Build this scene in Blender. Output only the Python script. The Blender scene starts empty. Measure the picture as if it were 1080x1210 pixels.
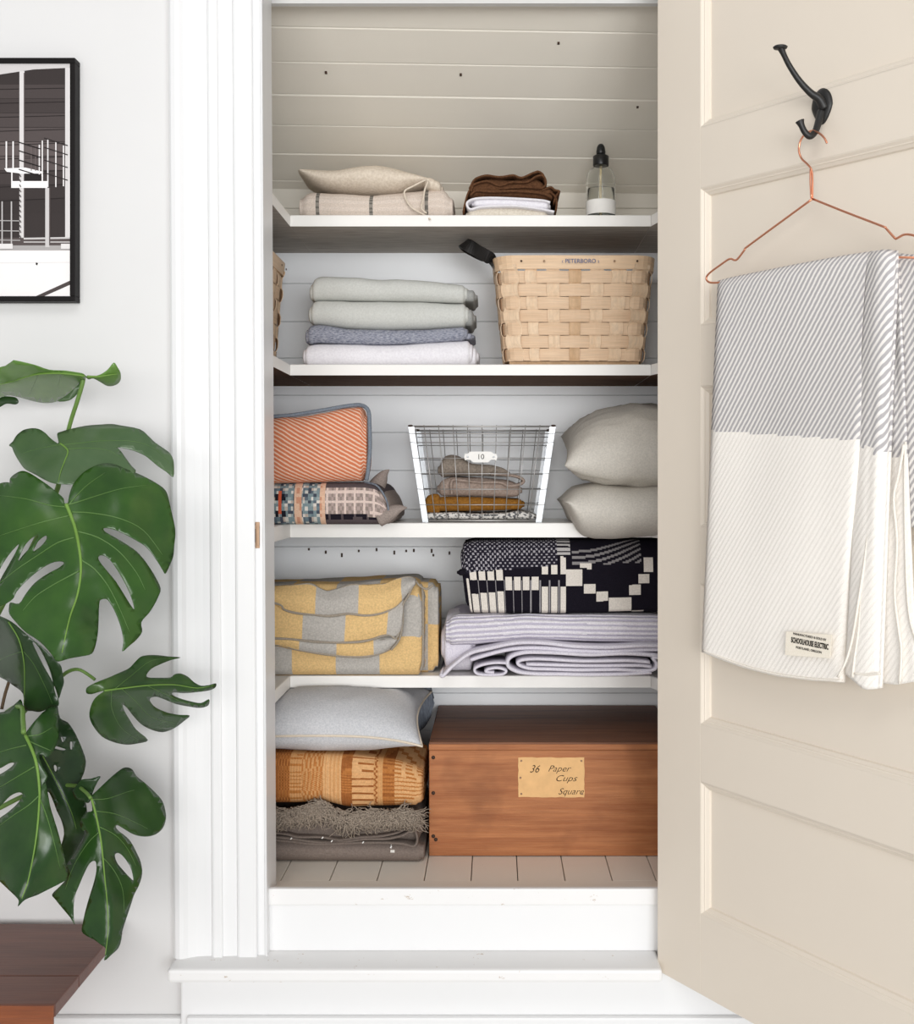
import bpy, bmesh, math, random
from mathutils import Vector, Matrix, noise as mnoise
from mathutils.geometry import delaunay_2d_cdt
random.seed(7)
S = bpy.context.scene
COL = S.collection
# ------------------------------------------------------------------ camera
F, PX, PY, ZC = 1320.0, 585.0, 566.0, 1.25        # focal length in pixels, vanishing point, eye height
cam = bpy.data.objects.new('camera', bpy.data.cameras.new('camera')); COL.objects.link(cam)
cam.location = (0, 0, ZC); cam.rotation_euler = (math.pi/2, 0, 0)
cam.data.sensor_fit = 'HORIZONTAL'; cam.data.sensor_width = 36; cam.data.lens = F/1080*36
cam.data.shift_x = (540-PX)/1080; cam.data.shift_y = -(605-PY)/1080
cam.data.clip_start = .05
S.camera = cam
# ------------------------------------------------------------------ light
w = bpy.data.worlds.new('world'); S.world = w; w.use_nodes = True
bg = w.node_tree.nodes['Background']; bg.inputs[0].default_value = (.94, .96, 1, 1); bg.inputs[1].default_value = .44
def area(name, loc, target, sx, sy, power, color):
    l = bpy.data.lights.new(name, 'AREA'); l.shape = 'RECTANGLE'; l.size = sx; l.size_y = sy; l.energy = power; l.color = color
    o = bpy.data.objects.new(name, l); COL.objects.link(o); o.location = loc
    o.rotation_euler = (Vector(target)-Vector(loc)).to_track_quat('-Z', 'Y').to_euler()
    return o
area('window_light', (-.7, -4.4, 1.6), (0, 2.4, 1.25), 4.2, 2.2, 170, (1, .98, .955))
area('fill_light', (1.7, -3.8, 1.3), (-.3, 2.4, 1.2), 2.6, 2.0, 150, (.96, .98, 1))  # fill added to brighten the jamb and closet back, no real window
area('overhead_fill_light', (-.3, .1, 3.1), (-.1, 1.6, 0), 1.4, 1.0, 15, (1, .98, .95))  # unseen overhead fill, added to lift the sill and closet floor
S.view_settings.view_transform = 'Standard'; S.view_settings.look = 'None'
S.view_settings.exposure = -0.11; S.view_settings.gamma = 1; S.view_settings.use_curve_mapping = False

# ------------------------------------------------------------------ helpers
def lin(c):
    c = c/255
    return c/12.92 if c <= .04045 else ((c+.055)/1.055)**2.4
def rgb(r, g, b): return (lin(r), lin(g), lin(b))
def P(px, py, Y): return Vector(((px-PX)/F*Y, Y, ZC+(PY-py)/F*Y))
def X(px, Y): return (px-PX)/F*Y
def Z(py, Y): return ZC+(PY-py)/F*Y
def interp(poly, x):
    if x <= poly[0][0]: return poly[0][1]
    for (a, b), (c, d) in zip(poly, poly[1:]):
        if x <= c: return b+(d-b)*(x-a)/(c-a) if c > a else d
    return poly[-1][1]
def sint(poly, x):                                   # smoothed interpolation
    return (interp(poly, x-4)+2*interp(poly, x)+interp(poly, x+4))/4
def catmull(pts, n=4, closed=False):
    pts = [Vector(p) for p in pts]; out = []; N = len(pts)
    for i in range(N if closed else N-1):
        if closed: a, b, c, d = (pts[(i+k) % N] for k in (-1, 0, 1, 2))
        else: a, b, c, d = pts[max(i-1, 0)], pts[i], pts[i+1], pts[min(i+2, N-1)]
        for j in range(n):
            t = j/n
            out.append(.5*((2*b)+(c-a)*t+(2*a-5*b+4*c-d)*t*t+(3*b-a-3*c+d)*t**3))
    if not closed: out.append(pts[-1])
    return out
def tag(o, label=None, cat=None, group=None, kind=None):
    if label: o['label'] = label
    if cat: o['category'] = cat
    if group: o['group'] = group
    if kind: o['kind'] = kind
    return o
def thing(name, label, cat, loc, group=None):
    o = bpy.data.objects.new(name, None); COL.objects.link(o); o.location = loc; o.empty_display_size = .05
    return tag(o, label, cat, group)
def wloc(o):
    v = Vector((0, 0, 0))
    while o is not None: v = v+o.location; o = o.parent
    return v
def obj(name, verts, faces, mat, parent=None, uvs=None, cols=None, smooth=True, fmat=None, solid=0):
    """Links ONE mesh object; verts are world positions, the origin goes to the parent's or to the base of the mesh."""
    verts = [Vector(v) for v in verts]
    if parent is None:
        lo = [min(v[k] for v in verts) for k in range(3)]; hi = [max(v[k] for v in verts) for k in range(3)]
        org = Vector(((lo[0]+hi[0])/2, (lo[1]+hi[1])/2, lo[2]))
    else: org = wloc(parent)
    me = bpy.data.meshes.new(name)
    me.from_pydata([v-org for v in verts], [], faces)
    for m in (mat if isinstance(mat, (list, tuple)) else [mat]): me.materials.append(m)
    if smooth: me.polygons.foreach_set('use_smooth', [True]*len(me.polygons))
    if fmat: me.polygons.foreach_set('material_index', fmat)
    if uvs:
        ul = me.uv_layers.new(name='UVMap')
        for l in me.loops: ul.data[l.index].uv = uvs[l.vertex_index]
    if cols:
        ca = me.color_attributes.new('Col', 'FLOAT_COLOR', 'CORNER')
        for p in me.polygons:
            c = cols[p.index]
            for li in p.loop_indices: ca.data[li].color = (*c, 1)
    o = bpy.data.objects.new(name, me); COL.objects.link(o)
    if parent is None: o.location = org
    else: o.parent = parent
    if solid:
        s = o.modifiers.new('solid', 'SOLIDIFY'); s.thickness = solid; s.offset = 0
    return o
def bm_obj(name, bm, mat, parent=None, smooth=False, fmat=None):
    bm.verts.index_update(); bm.faces.index_update()
    v = [x.co.copy() for x in bm.verts]; f = [[x.index for x in y.verts] for y in bm.faces]
    fm = [y.material_index for y in bm.faces]; bm.free()
    return obj(name, v, f, mat, parent, smooth=smooth, fmat=fm)
def add_box(bm, x0, x1, y0, y1, z0, z1, bev=0, mi=0, fn=None):
    n0 = len(bm.verts)
    r = bmesh.ops.create_cube(bm, size=1)
    vs = r['verts']
    for v in vs: v.co = Vector(((x0+x1)/2+v.co.x*(x1-x0), (y0+y1)/2+v.co.y*(y1-y0), (z0+z1)/2+v.co.z*(z1-z0)))
    fs = list({f for v in vs for f in v.link_faces})
    if bev:
        es = list({e for f in fs for e in f.edges})
        r2 = bmesh.ops.bevel(bm, geom=es, offset=bev, segments=2, profile=.5, affect='EDGES', clamp_overlap=True)
    bm.verts.ensure_lookup_table()
    for v in list(bm.verts)[n0:]:
        if fn: v.co = fn(v.co)
    for f in bm.faces:
        if all(v.index == -1 or True for v in f.verts) and f.material_index == 0 and mi: 
            if any(v in vs for v in f.verts): f.material_index = mi
def box(name, x0, x1, y0, y1, z0, z1, mat, parent=None, bev=.002, fn=None):
    bm = bmesh.new(); add_box(bm, x0, x1, y0, y1, z0, z1, bev)
    if fn:
        for v in bm.verts: v.co = Vector(fn(v.co))
    return bm_obj(name, bm, mat, parent)
def tube(name, pts, rad, mat, parent=None, sub=4, ns=8, closed=False, flat=1.0, emit=True):
    """A round tube along smoothed points; rad a number or one per point."""
    pts = [Vector(p) for p in pts]
    R = rad if isinstance(rad, (list, tuple)) else [rad]*len(pts)
    Rv = [Vector((r, 0, 0)) for r in R]
    if sub > 1: pp = catmull(pts, sub, closed); rr = [max(q.x, 1e-5) for q in catmull(Rv, sub, closed)]
    else: pp = pts; rr = R
    V = []; Fc = []; n = len(pp); up = None
    for i in range(n):
        a = pp[(i-1) % n] if (closed or i > 0) else pp[i]; b = pp[(i+1) % n] if (closed or i < n-1) else pp[i]
        t = (b-a).normalized() if (b-a).length > 1e-9 else Vector((0, 0, 1))
        if up is None: up = t.orthogonal().normalized()
        up = (up-t*up.dot(t)); up = up.normalized() if up.length > 1e-6 else t.orthogonal().normalized()
        sd = t.cross(up)
        for k in range(ns):
            an = 2*math.pi*k/ns; V.append(pp[i]+(up*math.cos(an)+sd*math.sin(an)*flat)*rr[i])
    for i in range(n if closed else n-1):
        for k in range(ns):
            a = i*ns+k; b = i*ns+(k+1) % ns; c = ((i+1) % n)*ns+(k+1) % ns; d = ((i+1) % n)*ns+k
            Fc.append((a, b, c, d))
    if not closed: Fc += [tuple(range(ns))[::-1], tuple((n-1)*ns+k for k in range(ns))]
    if not emit: return V, Fc
    return obj(name, V, Fc, mat, parent)
def lathe(name, prof, c, mat, parent=None, ns=32, cap=True):
    V = []; Fc = []
    for r, z in prof:
        for k in range(ns):
            a = 2*math.pi*k/ns; V.append((c[0]+r*math.cos(a), c[1]+r*math.sin(a), c[2]+z))
    for i in range(len(prof)-1):
        for k in range(ns):
            Fc.append((i*ns+k, i*ns+(k+1) % ns, (i+1)*ns+(k+1) % ns, (i+1)*ns+k))
    if cap: Fc += [tuple(range(ns))[::-1], tuple((len(prof)-1)*ns+k for k in range(ns))]
    return obj(name, V, Fc, mat, parent)
def lathe_at(name, prof, mat, parent, loc, rot=Matrix(), ns=12):
    o = lathe(name, prof, wloc(parent), mat, parent, ns)
    o.matrix_local = Matrix.Translation(Vector(loc)-wloc(parent)) @ rot
    return o
RX = Matrix.Rotation(math.pi/2, 4, 'X')
def text(name, body, size, loc, rot, mat, parent, shear=0, width=None, align='CENTER', ext=.0002, bold=0):
    c = bpy.data.curves.new(name, 'FONT'); c.body = body; c.size = size; c.shear = shear; c.extrude = ext; c.offset = bold
    c.align_x = align; c.align_y = 'CENTER'; c.resolution_u = 3
    c.materials.append(mat)
    o = bpy.data.objects.new(name, c); COL.objects.link(o); o.parent = parent
    o.location = Vector(loc)-wloc(parent); o.rotation_euler = rot
    dg = bpy.context.evaluated_depsgraph_get(); me = bpy.data.meshes.new_from_object(o.evaluated_get(dg))
    bpy.data.objects.remove(o)
    xs = [v.co.x for v in me.vertices]; k = width/(max(xs)-min(xs)) if width else 1
    for v in me.vertices: v.co.x *= k
    o = bpy.data.objects.new(name, me); COL.objects.link(o); o.parent = parent
    o.location = Vector(loc)-wloc(parent); o.rotation_euler = rot
    return o

# ------------------------------------------------------------------ materials
class NT:
    def __init__(s, name):
        s.m = bpy.data.materials.new(name); s.m.use_nodes = True; s.t = s.m.node_tree
        s.b = s.t.nodes['Principled BSDF']
    def n(s, typ, **k):
        x = s.t.nodes.new(typ)
        for a, v in k.items(): setattr(x, a, v)
        return x
    def link(s, a, b): s.t.links.new(a, b)
    def math(s, op, a, b=0.0):
        x = s.n('ShaderNodeMath', operation=op)
        for i, v in enumerate((a, b)):
            if isinstance(v, (int, float)): x.inputs[i].default_value = v
            else: s.link(v, x.inputs[i])
        return x.outputs[0]
    def mix(s, f, a, b):
        x = s.n('ShaderNodeMix', data_type='RGBA')
        for i, v in ((0, f), (6, a), (7, b)):
            if isinstance(v, (int, float)): x.inputs[i].default_value = v
            elif isinstance(v, tuple): x.inputs[i].default_value = (*v, 1)
            else: s.link(v, x.inputs[i])
        return x.outputs[2]
    def noise(s, scale, detail=3, stretch=None, rough=.55, coord='Object'):
        tc = s.n('ShaderNodeTexCoord'); v = tc.outputs[coord]
        if stretch:
            mp = s.n('ShaderNodeMapping'); mp.inputs['Scale'].default_value = stretch; s.link(v, mp.inputs[0]); v = mp.outputs[0]
        x = s.n('ShaderNodeTexNoise'); x.inputs['Scale'].default_value = scale; x.inputs['Detail'].default_value = detail
        x.inputs['Roughness'].default_value = rough
        s.link(v, x.inputs['Vector']); return x.outputs['Fac']
    def ramp(s, f, a=.35, b=.65):
        x = s.n('ShaderNodeMapRange'); x.inputs[1].default_value = a; x.inputs[2].default_value = b; s.link(f, x.inputs[0]); return x.outputs[0]
    def uv(s):
        tc = s.n('ShaderNodeTexCoord'); sp = s.n('ShaderNodeSeparateXYZ'); s.link(tc.outputs['UV'], sp.inputs[0]); return sp.outputs[0], sp.outputs[1]
    def bump(s, h, strength=.3, dist=.002):
        x = s.n('ShaderNodeBump'); x.inputs['Strength'].default_value = strength; x.inputs['Distance'].default_value = dist
        s.link(h, x.inputs['Height']); s.link(x.outputs[0], s.b.inputs['Normal'])
    def done(s, col, rough=.6, spec=.3, metal=0):
        if isinstance(col, tuple): s.b.inputs['Base Color'].default_value = (*col, 1)
        else: s.link(col, s.b.inputs['Base Color'])
        s.b.inputs['Roughness'].default_value = rough; s.b.inputs['Specular IOR Level'].default_value = spec; s.b.inputs['Metallic'].default_value = metal
        return s.m
def dark(c, k): return tuple(x*k for x in c)
def plain(name, c, rough=.5, spec=.4, metal=0, var=.06, scale=30, bump=0, bscale=200):
    t = NT(name); f = t.noise(scale)
    col = t.mix(f, dark(c, 1-var), dark(c, 1+var))
    if bump: t.bump(t.noise(bscale, 2), bump, .001)
    return t.done(col, rough, spec, metal)
def cloth(name, c, c2=None, scale=300, stretch=None, amt=1, bump=.35, attr=False, wr=.04):
    """Woven fabric: fine yarn mottling of c and c2 (or of the woven colour pattern), soft, no gloss."""
    t = NT(name)
    f = t.ramp(t.noise(scale, 2, stretch), .3, .7)
    if attr:
        a = t.n('ShaderNodeAttribute'); a.attribute_name = 'Col'
        d = t.n('ShaderNodeHueSaturation'); d.inputs['Value'].default_value = 1-.22*amt; t.link(a.outputs['Color'], d.inputs['Color'])
        col = t.mix(f, d.outputs[0], a.outputs['Color'])
    else: col = t.mix(f, c, c2 or dark(c, 1-.1*amt))
    t.bump(t.noise(scale*1.6, 1, stretch), bump, .0012)
    m = t.done(col, .95, .1); return m
def wood(name, c1, c2, scale=6, stretch=(1, 12, 12), rough=.45, spec=.35, dirt=None):
    t = NT(name)
    f = t.ramp(t.noise(scale, 5, stretch, .65), .32, .68)
    g = t.ramp(t.noise(scale*6, 3, (stretch[0]*.5, stretch[1]*1.5, stretch[2]*1.5)), .35, .75)
    col = t.mix(f, c1, c2); col = t.mix(t.math('MULTIPLY', g, .4), col, dark(c1, .55))
    if dirt:
        k = t.ramp(t.noise(9, 3), .55, .75); col = t.mix(t.math('MULTIPLY', k, .55), col, dirt)
    t.bump(g, .25, .0008)
    return t.done(col, rough, spec)
def paint(name, c, rough=.42, var=.03, chips=0, chipc=rgb(150, 135, 115), spec=.4):
    t = NT(name); f = t.noise(5, 4)
    col = t.mix(f, dark(c, 1-var), c)
    if chips:
        k = t.ramp(t.noise(38, 5, (1, 1, 2.2), .7), .80-chips, .83-chips); col = t.mix(k, col, chipc)
    t.bump(t.noise(60, 3, (1, 1, .25)), .08, .001)
    return t.done(col, rough, spec)
M = {}
M['wall'] = paint('wall_paint', rgb(224, 223, 222), .6)
M['trim'] = paint('trim_paint', rgb(235, 235, 235), .35)
M['trimworn'] = paint('worn_trim_paint', rgb(237, 236, 235), .4, .04, .145, rgb(196, 182, 168))
M['closet'] = paint('closet_paint', rgb(250, 252, 254), .55, .05, .05, rgb(160, 150, 138))
M['shelf'] = paint('shelf_paint', rgb(243, 241, 237), .45, .03, .06)
M['door'] = paint('door_paint', rgb(229, 218, 203), .4, .03)
M['roof'] = paint('warm_shaded_closet_paint', rgb(234, 228, 216), .5, .05, .05, rgb(160, 150, 138))  # shaded copy of the closet white: warm bounce light put into the colour
M['cfloor'] = paint('closet_floor_paint', rgb(242, 233, 220), .5, .06, .10, rgb(120, 105, 90))
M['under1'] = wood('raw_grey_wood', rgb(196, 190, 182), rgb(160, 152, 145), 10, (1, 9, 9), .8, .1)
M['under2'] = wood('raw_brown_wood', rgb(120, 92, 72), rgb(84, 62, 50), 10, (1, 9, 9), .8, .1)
M['floor'] = wood('room_floor_wood', rgb(228, 226, 222), rgb(214, 211, 206), 4, (12, 1, 1), .45)
M['dark'] = plain('dark_gap', rgb(40, 36, 32), .9, .05)
M['black'] = plain('black_frame_lacquer', rgb(22, 19, 19), .5, .15)
M['iron'] = plain('black_cast_iron', rgb(26, 25, 24), .45, .5, 0, .2, 60, .3, 150)
M['copper'] = plain('copper_wire', rgb(232, 160, 128), .28, .5, 1, .04)
M['brass'] = plain('old_brass', rgb(160, 132, 108), .45, .5, .7, .25, 90)
M['zinc'] = plain('galvanised_steel', rgb(206, 210, 214), .42, .5, .65, .12, 70)
M['wire'] = plain('steel_wire', rgb(182, 180, 178), .4, .5, .7, .15, 70)
M['leather'] = plain('black_leather', rgb(28, 26, 25), .5, .4, 0, .2, 60, .3, 250)
M['plastic'] = plain('black_plastic', rgb(20, 20, 21), .35, .5)
M['paper'] = plain('white_label_paper', rgb(240, 238, 234), .7, .2)
M['ink'] = plain('black_ink', rgb(40, 34, 30), .8, .1)
M['blueink'] = plain('blue_stamp_ink', rgb(88, 108, 150), .8, .1)
M['kraft'] = plain('aged_label_card', rgb(226, 182, 128), .75, .15, 0, .16, 40)
M['terracotta'] = plain('terracotta', rgb(178, 104, 72), .8, .15, 0, .1, 20)
M['soil'] = plain('soil', rgb(58, 44, 34), .95, .05, 0, .3, 80, .5, 90)
M['nail'] = plain('rusty_nail', rgb(70, 52, 42), .7, .3, .3)

# ------------------------------------------------------------------ structure
YW = 2.20                                            # wall plane
ZS = Z(1146, 2.12)                                   # top of the sill
ZF = Z(1062, 2.2)                                    # closet floor
YB = 2.86                                            # closet back wall
YS = 2.556                                           # front edge of the back shelves
XL, XR = X(309.5, 2.18), .335                          # opening
def slant(v):                                        # the left casing is slightly out of plumb
    return Vector((v[0]+.0105*(2.2-v[2])/1.9, v[1], v[2]))
def struct(o): o['kind'] = 'structure'; return o
CT = 2.235                                           # head of the opening
bm = bmesh.new()
add_box(bm, -3.2, X(232, YW), YW, 2.275, 0, 2.9); add_box(bm, .40, 2.2, YW, 2.275, 0, 2.9)
add_box(bm, X(232, YW), .40, YW, 2.275, CT+.02, 2.9); add_box(bm, X(232, YW), .40, YW+.012, 2.26, 0, ZF-.03)
struct(bm_obj('wall_back', bm, M['wall']))
struct(box('floor', -3.2, 2.2, -3.4, YW+.02, -.06, 0, M['floor'], None, 0))
# left fluted casing with its jamb
prof = [(199, 0), (199, .028), (201, .032), (206, .034), (211, .032), (216, .027), (226, .021), (236, .0185), (244, .0175), (245, .024), (247, .0255), (255, .0255), (256.5, .024),
        (257, .019), (274, .0175), (275, .0225), (277, .024), (296, .024), (297.5, .022), (298, .013), (306.5, .013), (307, .018), (309.5, .02)]
V = []; Fc = []
pr = [(X(p, YW-d), YW-d) for p, d in prof]+[(XL, 2.272), (X(250, YW), 2.272), (X(250, YW), YW+.002)]
for z in (ZS, CT+.12):
    V += [slant((a, b, z)) for a, b in pr]
n = len(pr)
Fc = [(i, (i+1) % n, n+(i+1) % n, n+i) for i in range(n)]+[tuple(range(n))[::-1], tuple(range(n, 2*n))]
struct(obj('trim_1', V, Fc, M['trim'], smooth=False))
struct(box('trim_2', .337, .52, YW-.024, 2.28, ZS, CT+.12, M['trim']))             # right casing behind the open door
struct(box('trim_3', X(199, YW), .52, YW-.026, 2.28, CT, CT+.14, M['trim']))       # head casing
# sill with rounded nosing, riser, nosing of the closet floor, plinth below the sill
bm = bmesh.new(); add_box(bm, X(197, 2.12), X(783, 2.12), 2.12, 2.24, ZS-.026, ZS, .006)
struct(bm_obj('trim_4', bm, M['trimworn']))
struct(box('trim_5', XL+.004, .40, 2.205, 2.235, ZS, ZF-.014, M['trim'], None, .002))
struct(box('trim_6', XL+.005, .40, 2.199, 2.213, ZF-.0135, Z(1050, 2.2), M['trimworn'], None, .003))
struct(box('trim_7', X(213, 2.165), .54, 2.165, YW+.01, 0, ZS-.026, M['trim'], None, .004))
struct(box('trim_8', X(213, 2.152)+.012, .54, 2.150, 2.165, 0, Z(1203, 2.15), M['trim'], None, .003))
struct(box('baseboard_left', -3.2, X(213, 2.165), YW-.018, YW, 0, Z(1203, YW-.018), M['trim'], None, .005))
# closet shell
CX0, CX1 = -.765, .60
struct(box('wall_left', CX0-.05, CX0, 2.28, YB+.03, ZF-.08, 2.35, M['closet'], None, 0))
struct(box('wall_right', CX1, CX1+.05, 2.28, YB+.03, ZF-.08, 2.35, M['closet'], None, 0))
cb = struct(box('wall_closet', CX0-.05, CX1+.05, YB+.02, YB+.06, ZF-.08, 2.02, M['closet'], None, 0))
seams = [1170, 1127, 1083, 1040, 996, 952, 907, 863, 819, 775, 731, 687, 646, 602, 556, 511, 467, 423, 380, 335, 290, 246, 216]
for a, b in zip(seams, seams[1:]):
    z0, z1 = Z(a, YB), Z(b, YB)
    if z1 < ZF-.02: continue
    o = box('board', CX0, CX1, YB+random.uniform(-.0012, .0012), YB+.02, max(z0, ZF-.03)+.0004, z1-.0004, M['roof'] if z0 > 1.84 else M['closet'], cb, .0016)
bm = bmesh.new()
for i, (px, py) in enumerate([(365, 649), (385, 652), (404, 655), (424, 651), (445, 649), (466, 652), (480, 651), (489, 650), (510, 650), (512, 656), (531, 653)]):
    a = P(px, py, YB-.001); add_box(bm, a.x-.0022, a.x+.0022, YB-.003, YB+.004, a.z-.003-.002*(i % 3), a.z+.003)
tag(bm_obj('nail_hole', bm, M['nail'], cb), kind='stuff')
# sloped ceiling boards under the roof, each with a chamfer on its near edge
ph = math.radians(64); sd = Vector((0, -math.sin(ph), math.cos(ph))); sn = Vector((0, math.cos(ph), math.sin(ph)))   # along the slope, into the roof
cl = struct(box('ceiling', CX0-.05, CX1+.05, 2.285, 2.30, CT-.012, 2.42, M['wall'], None, 0))
def cpt(x, t, d):
    zz = ZC+.757; v = Vector((x, 2.83, zz))+sd*t+sn*d
    v.z = ZC+(v.z-ZC)*(1-.0165*(x+.5)/.95); return v
for k in range(-1, 6):
    t0, t1 = max(k*.0975, -.034), (k+1)*.0975
    d0 = random.uniform(-.0006, .0006); c = .0052
    ring = [(t0+.0004, d0), (t1-c, d0), (t1-.0003, d0+c), (t1-.0003, .02), (t0+.0004, .02)]
    V = [cpt(x, *q) for x in (CX0, CX1) for q in ring]
    Fc = [(i, (i+1) % 5, 5+(i+1) % 5, 5+i) for i in range(5)]+[(4, 3, 2, 1, 0), (5, 6, 7, 8, 9)]
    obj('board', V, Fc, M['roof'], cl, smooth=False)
V = [cpt(x, t, d) for x in (CX0, CX1) for t, d in ((-.04, .021), (.6, .021), (.6, .05), (-.04, .05))]
obj('roof_deck', V, [(0, 1, 2, 3), (7, 6, 5, 4), (0, 4, 5, 1), (1, 5, 6, 2), (2, 6, 7, 3), (3, 7, 4, 0)], M['closet'], cl, smooth=False)
for px, py in ((660, 10), (543, 54), (378, 30), (765, 98)):
    q = cpt(X(px, 2.42), .455 if py < 20 else (.36 if py < 60 else .27), -.001)
    tag(box('nail', q.x-.0025, q.x+.0025, q.y-.002, q.y+.004, q.z-.0025, q.z+.0025, M['nail'], cl, 0))
# closet floor: boards running front to back behind a cross board
cf = struct(box('trim_9', CX0, CX1, 2.255, YB+.02, ZF-.06, ZF-.024, M['dark'], None, 0))
YF = 2.205
fx = [X(p, 2.297) for p in (-65, -8, 48, 105, 161, 218, 274, 331, 389, 445, 501, 556.5, 612, 668, 724, 776, 832, 880, 930)]
for a, b in zip(fx, fx[1:]):
    a, b = max(a, CX0+.001), min(b, CX1-.001)
    if b-a < .01: continue
    box('plank', a+.0009, b-.0009, 2.2985, YB, ZF-.022, ZF+random.uniform(-.001, .0004), M['cfloor'], cf, .0014)
box('cross_plank', XL-.2, XR+.1, 2.2135, 2.2975, ZF-.02, ZF+.0006, M['cfloor'], cf, .001)

# ------------------------------------------------------------------ the four built-in shelves
def shelf(label, y0, y1, under, right=True):
    z1, z0 = Z(y0, YS), Z(y1, YS)
    t = thing('closet_shelf', label, 'shelf', (0, YS+.15, z0), 'built-in closet shelves')
    def plate(name, pts, bev=.0025):
        bm = bmesh.new(); b = [bm.verts.new((p[0], p[1], z0)) for p in pts]; a = [bm.verts.new((p[0], p[1], z1)) for p in pts]
        n = len(pts); fb = bm.faces.new(b[::-1]); fa = bm.faces.new(a)
        for i in range(n): bm.faces.new((b[i], b[(i+1) % n], a[(i+1) % n], a[i]))
        bmesh.ops.recalc_face_normals(bm, faces=bm.faces)
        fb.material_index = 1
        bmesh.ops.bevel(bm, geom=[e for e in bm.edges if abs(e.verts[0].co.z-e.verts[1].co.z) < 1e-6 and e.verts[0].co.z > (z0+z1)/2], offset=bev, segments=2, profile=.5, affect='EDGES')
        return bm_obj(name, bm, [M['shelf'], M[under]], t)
    xl = X(343, YS); xr = X(769, YS)
    plate('back_plank', [(xl, YS), (xr, YS), (xr, YB-.003), (xl, YB-.003)])
    plate('side_plank', [(CX0+.001, 2.345), (xl-.0003, 2.345), (xl-.0003, YS-.001), (xl-.0003, YB-.003), (CX0+.001, YB-.003)])
    plate('side_plank', [(xr+.0008, YB-.003), (xr+.0008, YS-.003), (xr+.058, 2.345), (CX1-.001, 2.345), (CX1-.001, YB-.003)])
    return t
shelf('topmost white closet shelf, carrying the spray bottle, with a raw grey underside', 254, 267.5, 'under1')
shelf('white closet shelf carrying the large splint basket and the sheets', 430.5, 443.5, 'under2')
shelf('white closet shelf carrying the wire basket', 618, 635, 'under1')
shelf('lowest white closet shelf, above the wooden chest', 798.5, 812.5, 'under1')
ZT = [Z(254, YS), Z(430.5, YS), Z(618, YS), Z(798.5, YS)]

# ------------------------------------------------------------------ door
HX, HY = X(777, 2.17), 2.17
dv = Vector((950, 0, 0)); th = math.atan2(950, F)
DD = Vector((math.sin(th), -math.cos(th), 0)); DN = Vector((-math.cos(th), -math.sin(th), 0))
SAG = 53/F*math.cos(th)
def D(s, off, z): return Vector((HX, HY, 0))+DD*s+DN*off+Vector((0, 0, z-SAG*s))
def onp(px, py, off=0):                              # the point seen at a pixel, on the door's plane pushed out by off
    d = Vector(((px-PX)/F, 1, (PY-py)/F)); h = Vector((HX, HY, 0))+DN*off
    k = (h.x*DN.x+h.y*DN.y)/(d.x*DN.x+d.y*DN.y); return Vector((d.x*k, d.y*k, ZC+d.z*k))
def dinv(p):
    q = Vector((p.x-HX, p.y-HY, 0)); s = q.dot(DD); return s, p.z+SAG*s
door = bpy.data.objects.new('door_1', None); COL.objects.link(door); door.location = D(.38, -.018, .31); struct(door)
WD = .756; ST = dinv(onp(827.5, 600))[0]
def dz(x, y): return dinv(onp(x, y))[1]
rails = [(dz(778.5, 1150), dz(829, 1081)), (dz(827.6, 923.6), dz(829, 856)), (dz(828, 690), dz(828, 622)), (dz(829, 456), dz(829, 384)), (dz(827.4, 222.4), dz(827, 150.7)), (dz(827, 150.7)+.27, dz(827, 150.7)+.39)]
zb_, zt_ = rails[0][0]+.004, rails[-1][1]
def dbox(name, s0, s1, o0, o1, z0, z1, bev=.0007):
    bm = bmesh.new(); add_box(bm, s0, s1, o0, o1, z0, z1, bev)
    for v in bm.verts: v.co = D(*v.co)
    bmesh.ops.recalc_face_normals(bm, faces=bm.faces)
    return bm_obj(name, bm, M['door'], door)
dbox('stile', 0, ST, -.036, 0, zb_, zt_); dbox('stile', WD-ST, WD, -.036, 0, zb_, zt_)
for z0, z1 in rails: dbox('rail', ST, WD-ST, -.036, 0, z0 if z0 > zb_ else zb_, z1)
for (a, b), (c, d) in zip(rails, rails[1:]):
    dbox('panel', ST-.004, WD-ST+.004, -.024, -.0135, b-.004, c+.004, 0)
    # moulding: a stepped slope from the frame face down to the panel
    bm = bmesh.new(); steps = [(0, 0), (.0015, -.0005), (.0055, -.004), (.0075, -.0045), (.0085, -.006), (.0135, -.0095), (.015, -.0135)]
    rings = []
    for i, o in steps:
        rings.append([bm.verts.new(D(s, o, z)) for s, z in ((ST+i, b+i), (WD-ST-i, b+i), (WD-ST-i, c-i), (ST+i, c-i))])
    for r0, r1 in zip(rings, rings[1:]):
        for k in range(4): bm.faces.new((r0[k], r0[(k+1) % 4], r1[(k+1) % 4], r1[k]))
    bmesh.ops.recalc_face_normals(bm, faces=bm.faces)
    for f in bm.faces:
        if f.normal.dot(DN) < 0: f.normal_flip()
    bm_obj('panel_moulding', bm, M['door'], door)
for zz in (.55, 1.9):                                # hinges on the edge
    dbox('hinge', -.004, .004, -.03, -.004, zz, zz+.09)

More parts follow.
